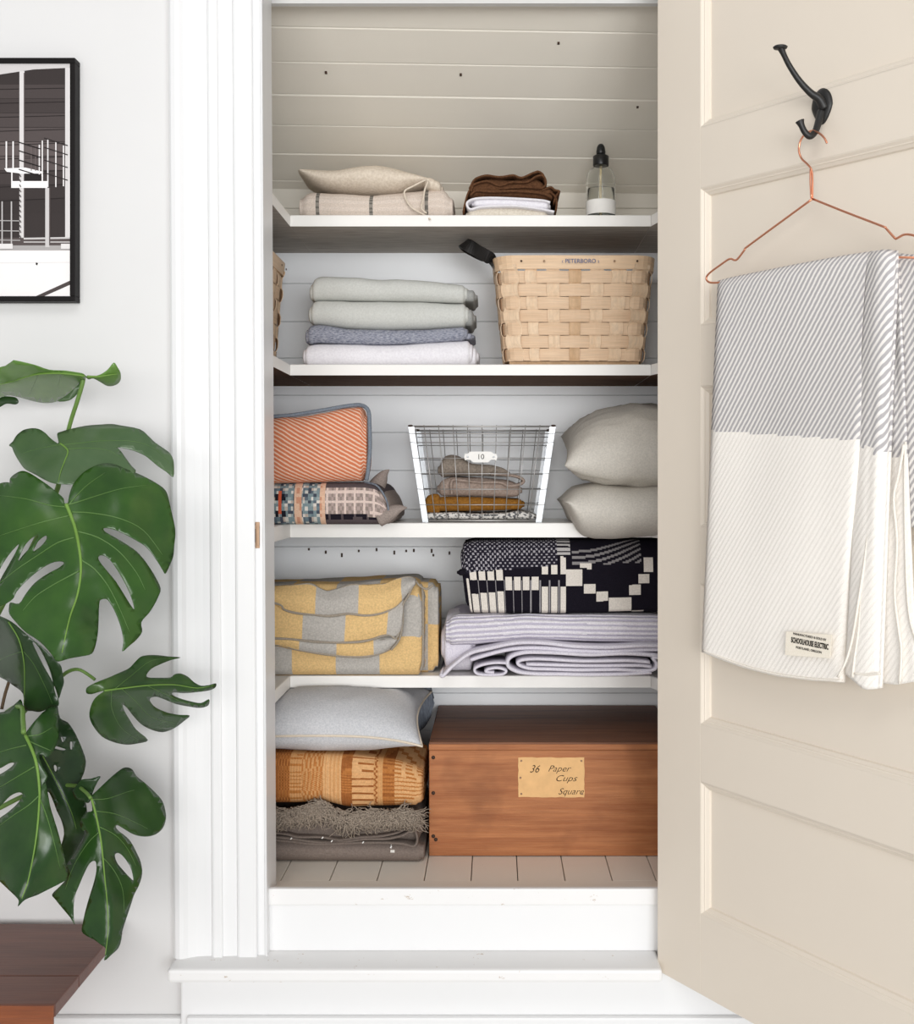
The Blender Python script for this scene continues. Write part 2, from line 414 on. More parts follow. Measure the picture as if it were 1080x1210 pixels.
# ------------------------------------------------------------------ textile builders
def rsec(d, h, ry, rzt, rzb, nf, nc, nt):
    """Open list of (y from the front 0..d, z 0..h) for a rounded rectangle, from the bottom front upwards, over the top and back underneath."""
    pts = []
    def arc(cy, cz, a0, a1, rz, n):
        for i in range(n): 
            a = a0+(a1-a0)*i/n; pts.append((cy+ry*math.cos(a), cz+rz*math.sin(a)))
    arc(ry, rzb, -math.pi/2, -math.pi, rzb, nc)
    zf0, zf1 = rzb, h-rzt
    if zf1-zf0 > 1e-4:
        for i in range(nf): pts.append((0, zf0+(zf1-zf0)*i/nf))
    arc(ry, h-rzt, math.pi, math.pi/2, rzt, nc)
    for i in range(nt): pts.append((ry+(d-2*ry)*i/nt, h))
    arc(d-ry, h-rzt, math.pi/2, 0, rzt, 5); arc(d-ry, rzb, 0, -math.pi/2, rzb, 5)
    for i in range(3): pts.append((d-ry-(d-2*ry)*i/3, 0))
    return pts
def bolster(name, xl, xr, Y0, depth, mat, top, bot, parent=None, r=.5, ry=None, rt=None, rb=None, end=.012, emin=.55, nu=44, nf=4, nc=7, nt=8,
            amp=.0025, freq=14, seed=0, colfn=None, ridge=.0025, wave=None, post=None):
    """Folded or stuffed cloth: rounded section swept sideways. xl, xr, top and bot are read at the front plane Y0; bot may be a height in metres."""
    x0, x1 = X(xl, Y0), X(xr, Y0); L = x1-x0; end = min(end, L/2.2)
    us = [end*q for q in (0, .06, .2, .42, .7)]+[end+(L-2*end)*i/nu for i in range(nu+1)]+[L-end*q for q in (.7, .42, .2, .06, 0)]
    V = []; UV = []; secs = []
    for u in us:
        x = x0+u; px = PX+x*F/Y0
        zt = Z(sint(top, px) if isinstance(top, list) else top, Y0) if not isinstance(top, float) else top
        zb = bot if isinstance(bot, float) else Z(sint(bot, px) if isinstance(bot, list) else bot, Y0)
        h = max(zt-zb, .002)
        d = min(u, L-u); s = 1 if d >= end else max(emin, math.sqrt(max(0, 1-(1-d/end)**2)))
        rr = ry if ry is not None else min(h*r, depth/2)
        sec = rsec(depth, h, min(rr, depth/2), h*(rt if rt is not None else min(r, .5)), h*(rb if rb is not None else min(r, .5)), nf, nc, nt)
        cy, cz = depth/2, h/2
        ln = 0; prev = sec[nc]; row = []
        lens = [0]*len(sec)
        for i in range(nc+1, len(sec)): lens[i] = lens[i-1]+math.dist(sec[i], sec[i-1])
        for i in range(nc-1, -1, -1): lens[i] = lens[i+1]-math.dist(sec[i], sec[i+1])
        e = (1-s)
        for i, (y, z) in enumerate(sec):
            yy = cy+(y-cy)*(1-e*min(1, .10/depth)*.5) if depth > .1 else cy+(y-cy)*s
            zz = cz+(z-cz)*s
            p = Vector((x, Y0+yy, zb+zz))
            if amp:
                k = min(1, zz/h*2.5)
                dr = Vector((0, (y-cy)/depth*2, (z-cz)/h*2)); dr = dr.normalized() if dr.length > 1e-6 else dr
                q = mnoise.noise(Vector((x*freq+seed*3.7, (Y0+yy)*freq*.5, zb+zz)*1)*1)+.5*mnoise.noise(Vector((x*freq*2.6+seed, (Y0+yy)*freq*1.3, (zb+zz)*freq*2.2)))
                p = p+dr*q*amp*k
            if wave: p = p+wave(u, lens[i], x, zz/h)
            if p.z < zb: p.z = zb
            if post: p = post(p)
            V.append(p); UV.append((u, lens[i]))
        secs.append(sec)
    n = len(secs[0]); m = len(us); Fc = []; C = []
    def cc(f):
        if colfn:
            uu = [UV[k] for k in f]
            if max(q[1] for q in uu)-min(q[1] for q in uu) > .25: C.append(colfn(uu[0][0], 9)); return
            C.append(colfn(sum(q[0] for q in uu)/len(uu), sum(q[1] for q in uu)/len(uu)))
    for i in range(m-1):
        for k in range(n):
            f = (i*n+k, (i+1)*n+k, (i+1)*n+(k+1) % n, i*n+(k+1) % n); Fc.append(f); cc(f)
    for sgn, base in ((-1, 0), (1, (m-1)*n)):       # ends: the edges of the folds as raised rings
        cen = sum((V[base+k] for k in range(n)), Vector())/n; prevb = base; K = 6
        for j in range(1, K+1):
            s = 1-j/(K+.6); b = len(V)
            for k in range(n):
                q = cen+(V[base+k]-cen)*s; q.x += sgn*(ridge if j % 2 else -ridge*.4)*(1 if j < K else 0)
                V.append(q); UV.append((UV[base+k][0]+sgn*.002*j, UV[base+k][1]))
            for k in range(n):
                f = (prevb+k, prevb+(k+1) % n, b+(k+1) % n, b+k)
                if sgn > 0: f = f[::-1]
                Fc.append(f); cc(f)
            prevb = b
        f = tuple(prevb+k for k in range(n)); f = f if sgn < 0 else f[::-1]
        Fc.append(f); cc(f[:3])
    o = obj(name, V, [f[::-1] for f in Fc], mat, parent, uvs=UV, cols=C if colfn else None)
    return o
def grid(name, fn, nu, nv, mat, parent=None, solid=.004, colfn=None):
    """A sheet of cloth from fn(s, t) with s, t in 0..1, given a thickness."""
    V = [fn(i/nu, j/nv) for i in range(nu+1) for j in range(nv+1)]
    UV = [(i/nu, j/nv) for i in range(nu+1) for j in range(nv+1)]
    Fc = [(i*(nv+1)+j, (i+1)*(nv+1)+j, (i+1)*(nv+1)+j+1, i*(nv+1)+j+1) for i in range(nu) for j in range(nv)]
    C = [colfn((i+.5)/nu, (j+.5)/nv) for i in range(nu) for j in range(nv)] if colfn else None
    return obj(name, V, Fc, mat, parent, uvs=UV, cols=C, solid=solid)
def sheet(name, top, bot, Yt, Yb, bulge, mat, parent, nu=70, nv=30, solid=.006, colfn=None, amp=.002, seed=0, y_of=None):
    def fn(s, t):
        xa = top[0][0]+(top[-1][0]-top[0][0])*s; xb = bot[0][0]+(bot[-1][0]-bot[0][0])*s
        a, b = sint(top, xa), sint(bot, xb)
        Y = Yt+(Yb-Yt)*t-bulge*math.sin(math.pi*t)
        if y_of: Y += y_of(s, t)
        p = P(xa+(xb-xa)*t, a+(b-a)*t, Y); p.y += amp*mnoise.noise(Vector((s*7+seed, t*3, seed)))
        return p
    return grid(name, fn, nu, nv, mat, parent, solid, colfn)
def ribbon(name, path, Y0, depth, thick, mat, parent=None, sub=4, frill=0, colfn=None, zmin=None):
    """A folded edge seen end on: a strip of cloth along a pixel path at Y0, running back by depth."""
    pp = catmull([P(x, y, Y0) for x, y in path], sub)
    n = len(pp); V = []; Fc = []; UV = []; ln = 0
    for i, p in enumerate(pp):
        a, b = pp[max(i-1, 0)], pp[min(i+1, n-1)]; t = (b-a).normalized(); nn = Vector((-t.z, 0, t.x))
        if i: ln += (p-pp[i-1]).length
        yo = frill*mnoise.noise(Vector((i*.35, Y0, path[0][0])))
        h = thick/2
        for off, y in ((-h*.75, 0), (0, -h*.7), (h*.75, 0), (h, h), (h, depth), (-h, depth), (-h, h)):
            q = p+nn*off; q.y = Y0+y+(yo if y < depth else 0)
            if zmin is not None: q.z = max(q.z, zmin)
            V.append(q); UV.append((ln, y))
    for i in range(n-1):
        for k in range(7): Fc.append((i*7+k, i*7+(k+1) % 7, (i+1)*7+(k+1) % 7, (i+1)*7+k))
    Fc += [tuple(range(7))[::-1], tuple((n-1)*7+k for k in range(7))]
    return obj(name, V, Fc, mat, parent, uvs=UV)
def base(parent_z, xl, xr, Y, depth): return (X((xl+xr)/2, Y), Y+depth/2, parent_z)
C_ = {}
C_['linen'] = cloth('cream_linen', rgb(226, 214, 198), rgb(208, 194, 176), 180)
C_['sage'] = cloth('sage_linen', rgb(206, 207, 202), rgb(195, 196, 191), 260)
C_['sagein'] = cloth('sage_linen_dark', rgb(164, 164, 160), rgb(146, 147, 146), 260)  # darker tone of the sage linen, for the folded ends
C_['chambray'] = cloth('grey_chambray', rgb(172, 174, 184), rgb(108, 112, 128), 150, (1, 1, 3), 1)
C_['white'] = cloth('white_cotton', rgb(238, 236, 240), rgb(226, 223, 228), 200)
C_['offwhite'] = cloth('off_white_linen', rgb(228, 220, 206), rgb(210, 200, 184), 220)
C_['brown'] = cloth('brown_linen', rgb(110, 76, 52), rgb(78, 52, 36), 240)
C_['pillow'] = cloth('stone_grey_linen', rgb(210, 204, 194), rgb(194, 189, 180), 260)
C_['attr'] = cloth('woven_pattern_wool', None, None, 420, None, 1, .4, True)
C_['attrfelt'] = cloth('woven_felted_wool', None, None, 260, None, 1.1, .6, True)
C_['bluegrey'] = cloth('blue_grey_wool', rgb(132, 140, 150), rgb(104, 112, 122), 420)
C_['stitch'] = cloth('grey_wool_stitching', rgb(176, 166, 152), rgb(140, 130, 116), 700, None, 1, .8)
C_['greywool'] = cloth('taupe_wool', rgb(128, 116, 108), rgb(106, 95, 88), 380)
C_['fringe'] = cloth('taupe_fringe_yarn', rgb(172, 158, 143), rgb(130, 118, 106), 300)
C_['cushion'] = cloth('pale_grey_weave', rgb(208, 208, 210), rgb(186, 188, 192), 300, (1, 1, 1))
C_['piping'] = cloth('cream_piping', rgb(228, 216, 198), rgb(214, 200, 182), 500)
C_['slate'] = cloth('slate_stripe_weave', rgb(96, 102, 112), rgb(132, 138, 148), 60, (6, 1, 1))
C_['knit'] = cloth('taupe_knit', rgb(172, 154, 142), rgb(138, 122, 112), 220)
C_['knitd'] = cloth('mushroom_knit', rgb(150, 138, 126), rgb(120, 110, 100), 220)
C_['ochre'] = cloth('ochre_wool', rgb(158, 110, 48), rgb(118, 78, 30), 240)
C_['lilac'] = cloth('lilac_white_cotton', rgb(234, 230, 236), rgb(208, 203, 215), 400, None, 1, .6)
C_['mauve'] = cloth('mauve_backing', rgb(158, 146, 138), rgb(134, 122, 116), 350)

# ------------------------------------------------------------------ top shelf
z = ZT[0]; Y0 = 2.60
def towelcol(u, v):
    px = 353+u*F/Y0
    for c in (374.5, 438.5, 503.5):
        if abs(px-c) < 2.2: return rgb(112, 108, 102) if int(v/.004) % 2 else rgb(150, 144, 136)
    return rgb(228, 214, 202) if int(v/.006) % 2 else rgb(222, 207, 194)
t = thing('folded_towel', 'cream towel with thin dark stripes, folded under the linen bag on the topmost shelf', 'towel', base(z, 353, 534, Y0, .22))
bolster('folded_body', 353, 534, Y0, .22, C_['attr'], [(353, 226), (370, 223), (400, 226), (440, 227.5), (500, 221), (520, 219), (534, 226)], z, t, end=.022, emin=.7, nu=150, nf=14, nc=12, amp=.002, colfn=towelcol)
zt_towel = Z(226, Y0)
t = thing('linen_bag', 'plump cream linen drawstring bag lying on the striped towel', 'bag', base(zt_towel, 352, 520, Y0, .18))
bolster('bag_body', 351, 512, Y0+.004, .19, C_['linen'], [(351, 198), (358, 197), (372, 195), (392, 194), (415, 190), (440, 189), (462, 192), (482, 198), (500, 204), (512, 210)],
        [(351, 201), (358, 207), (368, 214), (380, 219), (400, 222), (430, 224), (455, 225), (470, 224), (485, 219), (500, 217), (512, 215)], t, r=.5, ry=.07, end=.01, emin=.4, amp=.005, freq=11, seed=4, ridge=.001, nf=3, nc=10)
bolster('gathered_neck', 500, 522, Y0+.004, .07, C_['linen'], [(500, 206), (508, 207), (514, 210), (522, 215)], [(500, 221), (510, 224), (522, 227)], t, r=.5, ry=.03, end=.008, emin=.5, amp=.004, freq=60, seed=9, nu=16)
Yc = Y0-.006
tube('drawstring', [P(x, y, Yc+o) for x, y, o in ((504, 212, 0), (488, 220, -.004), (478, 226, -.004), (480, 236, -.006), (486, 245, -.006), (496, 251, -.008), (503, 255, -.012), (508, 259, -.045))], .0022, C_['linen'], t)
tube('drawstring', [P(x, y, Yc+o) for x, y, o in ((506, 214, 0), (502, 224, -.006), (500, 236, -.008), (498, 246, -.01), (504, 252, -.014))], .0022, C_['linen'], t)
# white cloths and the brown cloth
t = thing('folded_cloth', 'white cloth folded flat under the brown cloth on the topmost shelf', 'cloth', base(z, 550, 655, Y0, .17))
bolster('folded_layer', 551, 648, Y0+.004, .17, C_['offwhite'], [(551, 246), (575, 243), (610, 244), (648, 249)], z, t, end=.012, amp=.0015, seed=2, nu=30)
ribbon('folded_layer', [(655, 250), (640, 247), (610, 243), (580, 243.5), (566, 244.5), (556, 247), (552, 243), (553, 238), (562, 234.5), (580, 233.5), (610, 234.5), (640, 236.5), (650, 239)], Y0-.006, .17, .006, C_['white'], t, zmin=z)
bolster('folded_layer', 558, 650, Y0+.002, .165, C_['white'], [(558, 236), (575, 233.5), (610, 234), (650, 237)], [(558, 243), (600, 243), (650, 247)], t, end=.01, amp=.001, nu=30)
zb = Z(233, Y0)
t = thing('folded_cloth', 'dark brown cloth with ruffled folds on top of the white cloth', 'cloth', base(zb, 548, 660, Y0, .16))
bolster('folded_body', 552, 656, Y0+.002, .15, C_['brown'], [(552, 226), (560, 214), (580, 209), (600, 211), (625, 207), (640, 210), (645, 219), (656, 224)], [(552, 233), (575, 232), (600, 232.4), (640, 235), (656, 235)], t, end=.012, amp=.003, seed=5)
for k, pth in enumerate(([(556, 230), (563, 225), (580, 226), (600, 225.5), (620, 226), (640, 228), (652, 233)], [(557, 226), (560, 218), (575, 214), (590, 219), (605, 215), (622, 215), (634, 208), (642, 208), (645, 216), (640, 222), (620, 221), (590, 223)],
                         [(555, 222), (562, 211), (576, 207), (590, 209), (606, 207), (616, 210), (630, 204), (637, 202.5), (642, 207), (645, 217)], [(640, 225), (650, 221), (655, 224), (661, 226), (657, 231), (655, 238)])):
    ribbon('ruffled_fold', pth, Y0-.007+.002*k, .14, .0055, C_['brown'], t, frill=.004)
ribbon('hanging_corner', [(562, 216), (554, 226), (550, 238), (547.5, 250)], Y0-.002, .12, .0045, C_['brown'], t)
ribbon('hanging_corner', [(650, 227), (656, 232), (658, 240), (657, 248)], Y0-.004, .10, .0045, C_['brown'], t)
# spray bottle
Yb_ = 2.66; bx = X(710, Yb_); sc = Yb_/F
glass = NT('clear_glass'); glass.b.inputs['Transmission Weight'].default_value = 1; glass.b.inputs['IOR'].default_value = 1.3; M['glass'] = glass.done((.97, .985, .98), .03, .5)
t = thing('spray_bottle', 'clear glass spray bottle with a black pump and a white label, on the topmost shelf', 'bottle', (bx, Yb_, z))
hb = Z(198, Yb_)-z; R = 17.3*sc
outer = [(R*.9, 0), (R, .004), (R, hb*.78), (R*.96, hb*.86), (R*.8, hb*.94), (R*.5, hb), (R*.45, hb+.008)]
inner = [(r-.0022, max(z_, .005)) for r, z_ in outer]
lathe('glass_body', outer+inner[::-1], (bx, Yb_, z), M['glass'], t, cap=False)
water = NT('water'); water.b.inputs['Transmission Weight'].default_value = 1; water.b.inputs['IOR'].default_value = 1.2; mw = water.done((.99, .985, .95), .02, .5)
lathe('water', [(R*.86, .0058), (R-.003, .0075), (R-.003, hb*.62)], (bx, Yb_, z), mw, t)
lathe('label', [(R+.0004, .022), (R+.0006, .0225), (R+.0006, .055), (R+.0004, .0555)], (bx, Yb_, z), M['paper'], t, cap=False)
tube('dip_tube', [(bx, Yb_, z+.008), (bx-.001, Yb_, z+hb*.5), (bx, Yb_, z+hb+.005)], .0028, plain('clear_tube', rgb(226, 206, 160), .3), t)
k = hb+.003
lathe('screw_collar', [(R*.52, k), (R*.54, k+.002), (R*.54, k+.023), (R*.4, k+.026), (R*.3, k+.027)], (bx, Yb_, z), M['plastic'], t)
lathe('pump', [(R*.30, k+.026), (R*.32, k+.034), (R*.27, k+.045), (R*.2, k+.05), (R*.12, k+.0525)], (bx, Yb_, z), M['plastic'], t)
lathe_at('nozzle', [(.0022, 0), (.0022, .0045)], M['plastic'], t, (bx, Yb_-R*.26, z+k+.043), RX)

# ------------------------------------------------------------------ second shelf
z = ZT[1]; Y0 = 2.585
zc = z
stack = [('white', 358, 557, [(358, 409), (372, 404), (410, 406), (450, 407), (500, 405), (557, 401)], 'white cotton sheet folded at the bottom of the linen stack', 564, 'white'),
         ('chambray', 361, 551, [(361, 385), (372, 382), (410, 387), (450, 389), (500, 388), (551, 385)], 'slubby grey chambray cloth folded between the white sheet and the sage sheets', 559, 'chambray'),
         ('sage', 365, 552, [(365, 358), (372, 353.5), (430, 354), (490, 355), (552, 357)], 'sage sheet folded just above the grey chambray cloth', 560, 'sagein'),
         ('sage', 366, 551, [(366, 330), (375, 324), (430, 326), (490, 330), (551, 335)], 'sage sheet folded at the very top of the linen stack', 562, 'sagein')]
prev = None
for i, (m, xl, xr, top, lab, xi, mi) in enumerate(stack):
    t = thing('folded_sheet', lab, 'linen', (X((xl+xr)/2, Y0), Y0+.11, z if prev is None else Z(prev[2][1]-.0, Y0)), 'linens in the stack beside the splint basket')
    b = z if prev is None else [(x, y-.25) for x, y in prev]
    bolster('folded_body', xl, xr, Y0+.002*i, .22, C_[m], top, b, t, end=.011, emin=.72, amp=.0032, freq=12, seed=i*5+1, nu=50, ridge=.004)
    def mid(poly, f): return [(x, y) for x, y in poly]
    tp = [(xr-30, interp(top, xr-30)+5), (xi, interp(top, xr)+8)]
    bt = z+.003 if prev is None else [(xr-30, interp(prev, xr-30)-3), (xi, interp(prev, xr)-1)]
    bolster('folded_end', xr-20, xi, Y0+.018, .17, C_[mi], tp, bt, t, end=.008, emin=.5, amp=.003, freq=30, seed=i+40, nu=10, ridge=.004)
    prev = top
# splint basket
SP = wood('ash_splint', rgb(232, 203, 172), rgb(220, 186, 152), 5, (1, 1, 10), .6, .2)
SPV = wood('ash_splint_upright', rgb(238, 212, 182), rgb(224, 192, 158), 5, (10, 10, 1), .6, .2)
SPD = wood('ash_splint_darker', rgb(216, 182, 146), rgb(198, 162, 124), 5, (10, 10, 1), .6, .2)
RIM = wood('bent_rim_wood', rgb(234, 204, 170), rgb(224, 190, 154), 4, (1, 1, 8), .5, .25)
def splint_basket(label, loc, wt, wb, dt, db, h):
    t = thing('splint_basket', label, 'basket', loc, 'woven splint baskets'); L0 = Vector(loc)
    def outline(hh, s, off):                          # rounded rectangle at height hh; s in 0..1 starts at the middle of the back
        k = hh/h; w_, d_ = (wb+(wt-wb)*k)/2+off, (db+(dt-db)*k)/2+off; r = .035+.02*k
        segs = [('l', w_-r), ('a', 0), ('l', 2*(d_-r)), ('a', 1), ('l', 2*(w_-r)), ('a', 2), ('l', 2*(d_-r)), ('a', 3), ('l', w_-r)]
        tot = sum(q if c == 'l' else math.pi/2*r for c, q in segs); x = s*tot
        pos = Vector((0, d_)); dr = Vector((1, 0)); 
        for c, q in segs:
            ln = q if c == 'l' else math.pi/2*r
            if x <= ln+1e-9:
                if c == 'l': return pos+dr*x, dr
                a = x/r; cen = pos+Vector((dr.y, -dr.x))*r; v = pos-cen
                ca, sa = math.cos(-a), math.sin(-a)
                return cen+Vector((v.x*ca-v.y*sa, v.x*sa+v.y*ca)), Vector((dr.x*ca-dr.y*sa, dr.x*sa+dr.y*ca))
            x -= ln
            if c == 'l': pos = pos+dr*q
            else:
                cen = pos+Vector((dr.y, -dr.x))*r; v = pos-cen; pos = cen+Vector((v.y, -v.x)); dr = Vector((dr.y, -dr.x))
        return pos, dr
    NS = 22                                           # uprights all around (even), width varies
    NR = 7; z0 = .012; rh = (h-.034-z0)/NR
    widths = [.038, .034, .054, .044, .040, .036]
    def ring(name, za, zb2, phase, mat, thick, wav):
        n = NS*4; V = []; Fc = []
        for i in range(n):
            s = i/n
            o = wav*math.cos(math.pi*(i/4)+phase) if wav else 0
            for zz, oo in ((za, o), (zb2, o), (zb2, o-thick), (za, o-thick)):
                p, _ = outline(zz, s, oo+(.0 if wav else .004)); V.append(L0+Vector((p.x, p.y, zz)))
        for i in range(n):
            j = (i+1) % n
            for k in range(4): Fc.append((i*4+k, i*4+(k+1) % 4, j*4+(k+1) % 4, j*4+k))
        return obj(name, V, [f[::-1] for f in Fc], mat, t, smooth=False)
    for r_ in range(NR):
        ring('splint', z0+r_*rh+.0010, z0+(r_+1)*rh-.0006, math.pi*(r_ % 2), SP, .0014, .0024)
    for k in range(NS):
        s = (k+.5-.5)/NS; V = []; Fc = []; wd = widths[k % 6]; m = NR*4
        for i in range(m+1):
            zz = z0+(h-.02-z0)*i/m
            o = -.0024*math.cos(math.pi*k)*math.cos(math.pi*((zz-z0)/rh-.5)) if True else 0
            o = .0026*(-1 if k % 2 == 0 else 1)*max(-1, min(1, 1.8*math.sin(math.pi*((zz-z0)/rh))))
            o *= 1
            p, tv = outline(zz, s, o)
            sc_ = 1-.22*(1-zz/h)
            for a, oo in ((-.5, 0), (.5, 0), (.5, -.0012), (-.5, -.0012)):
                nn = Vector((-tv.y, tv.x)); q = p+tv*(a*wd*sc_*.82)+nn*oo
                V.append(L0+Vector((q.x, q.y, zz)))
        for i in range(m):
            for c in range(4): Fc.append((i*4+c, i*4+(c+1) % 4, (i+1)*4+(c+1) % 4, (i+1)*4+c))
        Fc += [(3, 2, 1, 0), tuple(m*4+c for c in range(4))]
        obj('upright', V, Fc, SPD if k % 5 == 1 else SPV, t, smooth=False)
    bm = bmesh.new(); add_box(bm, -wb/2+.01, wb/2-.01, -db/2+.01, db/2-.01, .006, .012)
    for v in bm.verts: v.co = v.co+L0
    bm_obj('basket_bottom', bm, SPD, t)
    for sx in (-1, 1): box('foot_runner', L0.x-wb/2+.012, L0.x+wb/2-.012, L0.y+sx*(db/2-.014)-.006, L0.y+sx*(db/2-.014)+.006, L0.z, L0.z+.008, SPD, t, .001)
    ring('rim', h-.031, h, 0, RIM, .005, 0)
    return t, outline, L0
Yk = 2.582; wt = X(775, Yk)-X(584, Yk); wb = X(762, Yk)-X(597, Yk); hk = Z(302, Yk)-z; dt_ = .245
bk, outl, L0 = splint_basket('large pale splint basket with a black leather strap, beside the linen stack', (X(679.5, Yk), Yk+dt_/2, z), wt, wb, dt_, .205, hk)
yrim = Yk-.0062
for px, d in ((616, 0), (643, 1), (726, 1), (753, 0)):
    lathe_at('rivet', [(.0024, 0), (.0024, .0015), (.0012, .0022)], M['brass'] if d else M['nail'], bk, P(px, 308.5, yrim+.0008), RX)
text('stamp', '‹ PETERBORO ›', .0135, P(686, 308.5, yrim-.0012), (math.pi/2, 0, 0), M['blueink'], bk, width=.086)
def strap(pts, wid, mat, parent, thick=.003):
    pp = catmull(pts, 5); V = []; Fc = []; n = len(pp)
    for i, p in enumerate(pp):
        tn = (pp[min(i+1, n-1)]-pp[max(i-1, 0)]).normalized(); sdv = Vector((0, 1, 0)); nn = tn.cross(sdv).normalized()
        for a, b in ((-1, -1), (1, -1), (1, 1), (-1, 1)): V.append(p+sdv*(a*wid/2)+nn*(b*thick/2))
    for i in range(n-1):
        for k in range(4): Fc.append((i*4+k, i*4+(k+1) % 4, (i+1)*4+(k+1) % 4, (i+1)*4+k))
    Fc += [(3, 2, 1, 0), tuple((n-1)*4+k for k in range(4))]
    return obj('strap_handle', V, Fc, mat, parent, smooth=False)
xk = X(584, Yk)-.004; Ym = Yk+.10
def twisted(pts, wid, mat, parent, thick=.0028):
    pp = catmull([q[0] for q in pts], 5); ww = catmull([q[1] for q in pts], 5); V = []; Fc = []; n = len(pp)
    for i, p in enumerate(pp):
        tn = (pp[min(i+1, n-1)]-pp[max(i-1, 0)]).normalized(); sdv = (ww[i]-tn*ww[i].dot(tn)).normalized(); nn = tn.cross(sdv).normalized()
        for a, b in ((-1, -1), (1, -1), (1, 1), (-1, 1)): V.append(p+sdv*(a*wid/2)+nn*(b*thick/2))
    for i in range(n-1):
        for k in range(4): Fc.append((i*4+k, i*4+(k+1) % 4, (i+1)*4+(k+1) % 4, (i+1)*4+k))
    Fc += [(3, 2, 1, 0), tuple((n-1)*4+k for k in range(4))]
    return obj('strap_handle', V, Fc, mat, parent, smooth=False)
up_ = Vector((.35, -.5, .8)); sd_ = Vector((0, 1, 0))
twisted([(P(585, 322, Ym-.045), sd_), (P(583, 309, Ym-.05), Vector((.2, .6, .5))), (P(574, 302, Ym-.05), up_), (P(562, 295, Ym-.045), up_), (P(552, 289, Ym-.03), Vector((.5, .2, .8))), (P(548, 287, Ym-.01), Vector((.7, .5, .6))),
         (P(551, 291, Ym+.02), Vector((.6, .3, .6))), (P(563, 298, Ym+.045), up_), (P(577, 306, Ym+.06), Vector((.2, .6, .5))), (P(585, 322, Ym+.06), sd_)], .03, M['leather'], bk)
# its twin on the side plank, turned a quarter
b2 = bk.copy(); COL.objects.link(b2)
for c in list(bk.children):
    if c.name.startswith(('stamp', 'strap_handle')): continue
    d = c.copy(); COL.objects.link(d); d.parent = b2
b2.rotation_euler = (0, 0, math.pi/2); b2.location = (-.507-dt_/2, 2.535, z)
b2['label'] = 'splint basket half hidden behind the door casing, on the side plank'

# ------------------------------------------------------------------ third shelf
z = ZT[2]; Y0 = 2.45
def cushcol(u, v):
    px = 200+u*F/Y0; py = v*F/Y0+17               # pixels up from the base
    c = int(px/3.4); r = int(py/3.6)
    if px > 384:
        if py < 7 or py > 40: return rgb(34, 30, 38) if (int(px/7.5) % 2 == 0 or px % 7.5 < 5.5) and 3 < py < 7 else rgb(92, 82, 84)
        if px % 11 < 2.6 or py % 11 < 2.6: return rgb(222, 202, 192)
        return rgb(150, 136, 128) if (c+r) % 2 else rgb(176, 158, 152)
    k = ((px-322) % 62)
    h = (c*7+r*13+(c*r) % 5) % 10
    if 25 < k < 34 or k > 56: return rgb(224, 186, 160) if h > 3 else rgb(206, 150, 122)
    if 7 < k < 10 and 8 < py < 38: return rgb(206, 96, 66)
    if (abs(py-8) < 4 or abs(py-28) < 3) and (3 < k < 7 or 11 < k < 16): return rgb(36, 36, 44)
    return (rgb(128, 146, 150), rgb(156, 168, 168), rgb(110, 128, 136), rgb(206, 204, 196), rgb(128, 146, 150), rgb(96, 108, 118), rgb(190, 176, 164), rgb(128, 146, 150), rgb(222, 216, 208), rgb(74, 80, 92))[h]
t = thing('patterned_cushion', 'flat cushion woven in grey, coral and black motifs, under the coral blanket', 'cushion', base(z, 230, 462, Y0, .36))
bolster('cushion_body', 200, 460, Y0, .36, C_['attr'], [(200, 572), (300, 571), (430, 570), (445, 573), (454, 583), (460, 596)], z, t, r=.42, ry=.03, end=.02, emin=.35, nu=190, nf=26, nc=8, amp=.002, colfn=cushcol, seed=3)
bolster('backing', 430, 464, Y0+.012, .33, C_['mauve'], [(430, 574), (450, 578), (458, 588), (464, 598)], z+.001, t, r=.5, ry=.03, end=.012, amp=.001, nu=16)
for pts in ([(448, 612, .02), (461, 606, .015), (472, 601, .012), (481, 600, .01)], [(438, 585, .10), (448, 570, .10), (454, 560, .10), (460, 555, .10)]):
    tube('pinched_corner', [P(a, b, Y0+c) for a, b, c in pts], [.022, .019, .010, .0012], C_['mauve'], t, ns=12, flat=.8)
tube('dark_piping', [P(x, y, Y0+o) for x, y, o in ((430, 569.5, .03), (444, 573, .01), (452, 582, 0), (457, 592, 0), (459, 603, .003))], .0022, C_['slate'], t)
def diagonal(name, ca, cb, ku, kv, duty, edge=None):
    """Cloth with diagonal woven stripes laid out along its own length and height."""
    n = NT(name); u, v = n.uv()
    a = n.math('ADD', n.math('MULTIPLY', u, ku), n.math('MULTIPLY', v, kv))
    a = n.math('ADD', a, n.math('MULTIPLY', n.noise(60, 2), .35))
    fr = n.math('FRACT', a); d = n.math('ABSOLUTE', n.math('SUBTRACT', fr, .5))
    k = n.ramp(d, duty-.06, duty+.06); f = n.ramp(n.noise(420, 2), .3, .7)
    col = n.mix(k, cb, ca); col = n.mix(n.math('MULTIPLY', f, .25), col, dark(cb, .8))
    n.bump(n.math('ADD', n.math('MULTIPLY', k, .7), n.noise(600, 1)), .5, .0015)
    return n, col
n_, col_ = diagonal('coral_diagonal_wool', rgb(232, 200, 178), rgb(206, 120, 84), 66, 104, .30); C_['coral'] = n_.done(col_, .95, .1)
zc = Z(570, Y0)
t = thing('coral_blanket', 'coral diagonal-striped blanket with blue-grey binding, folded on the patterned cushion', 'blanket', base(zc, 240, 437, Y0, .3))
bolster('folded_body', 200, 432, Y0-.008, .11, C_['coral'], [(200, 506), (320, 494), (345, 492), (380, 487), (412, 481), (428, 480), (435, 486)], [(200, 572), (320, 571.6), (435, 568)], t, r=.3, ry=.035, end=.014, emin=.8, nu=50, nf=10, nc=8, amp=.004, seed=8)
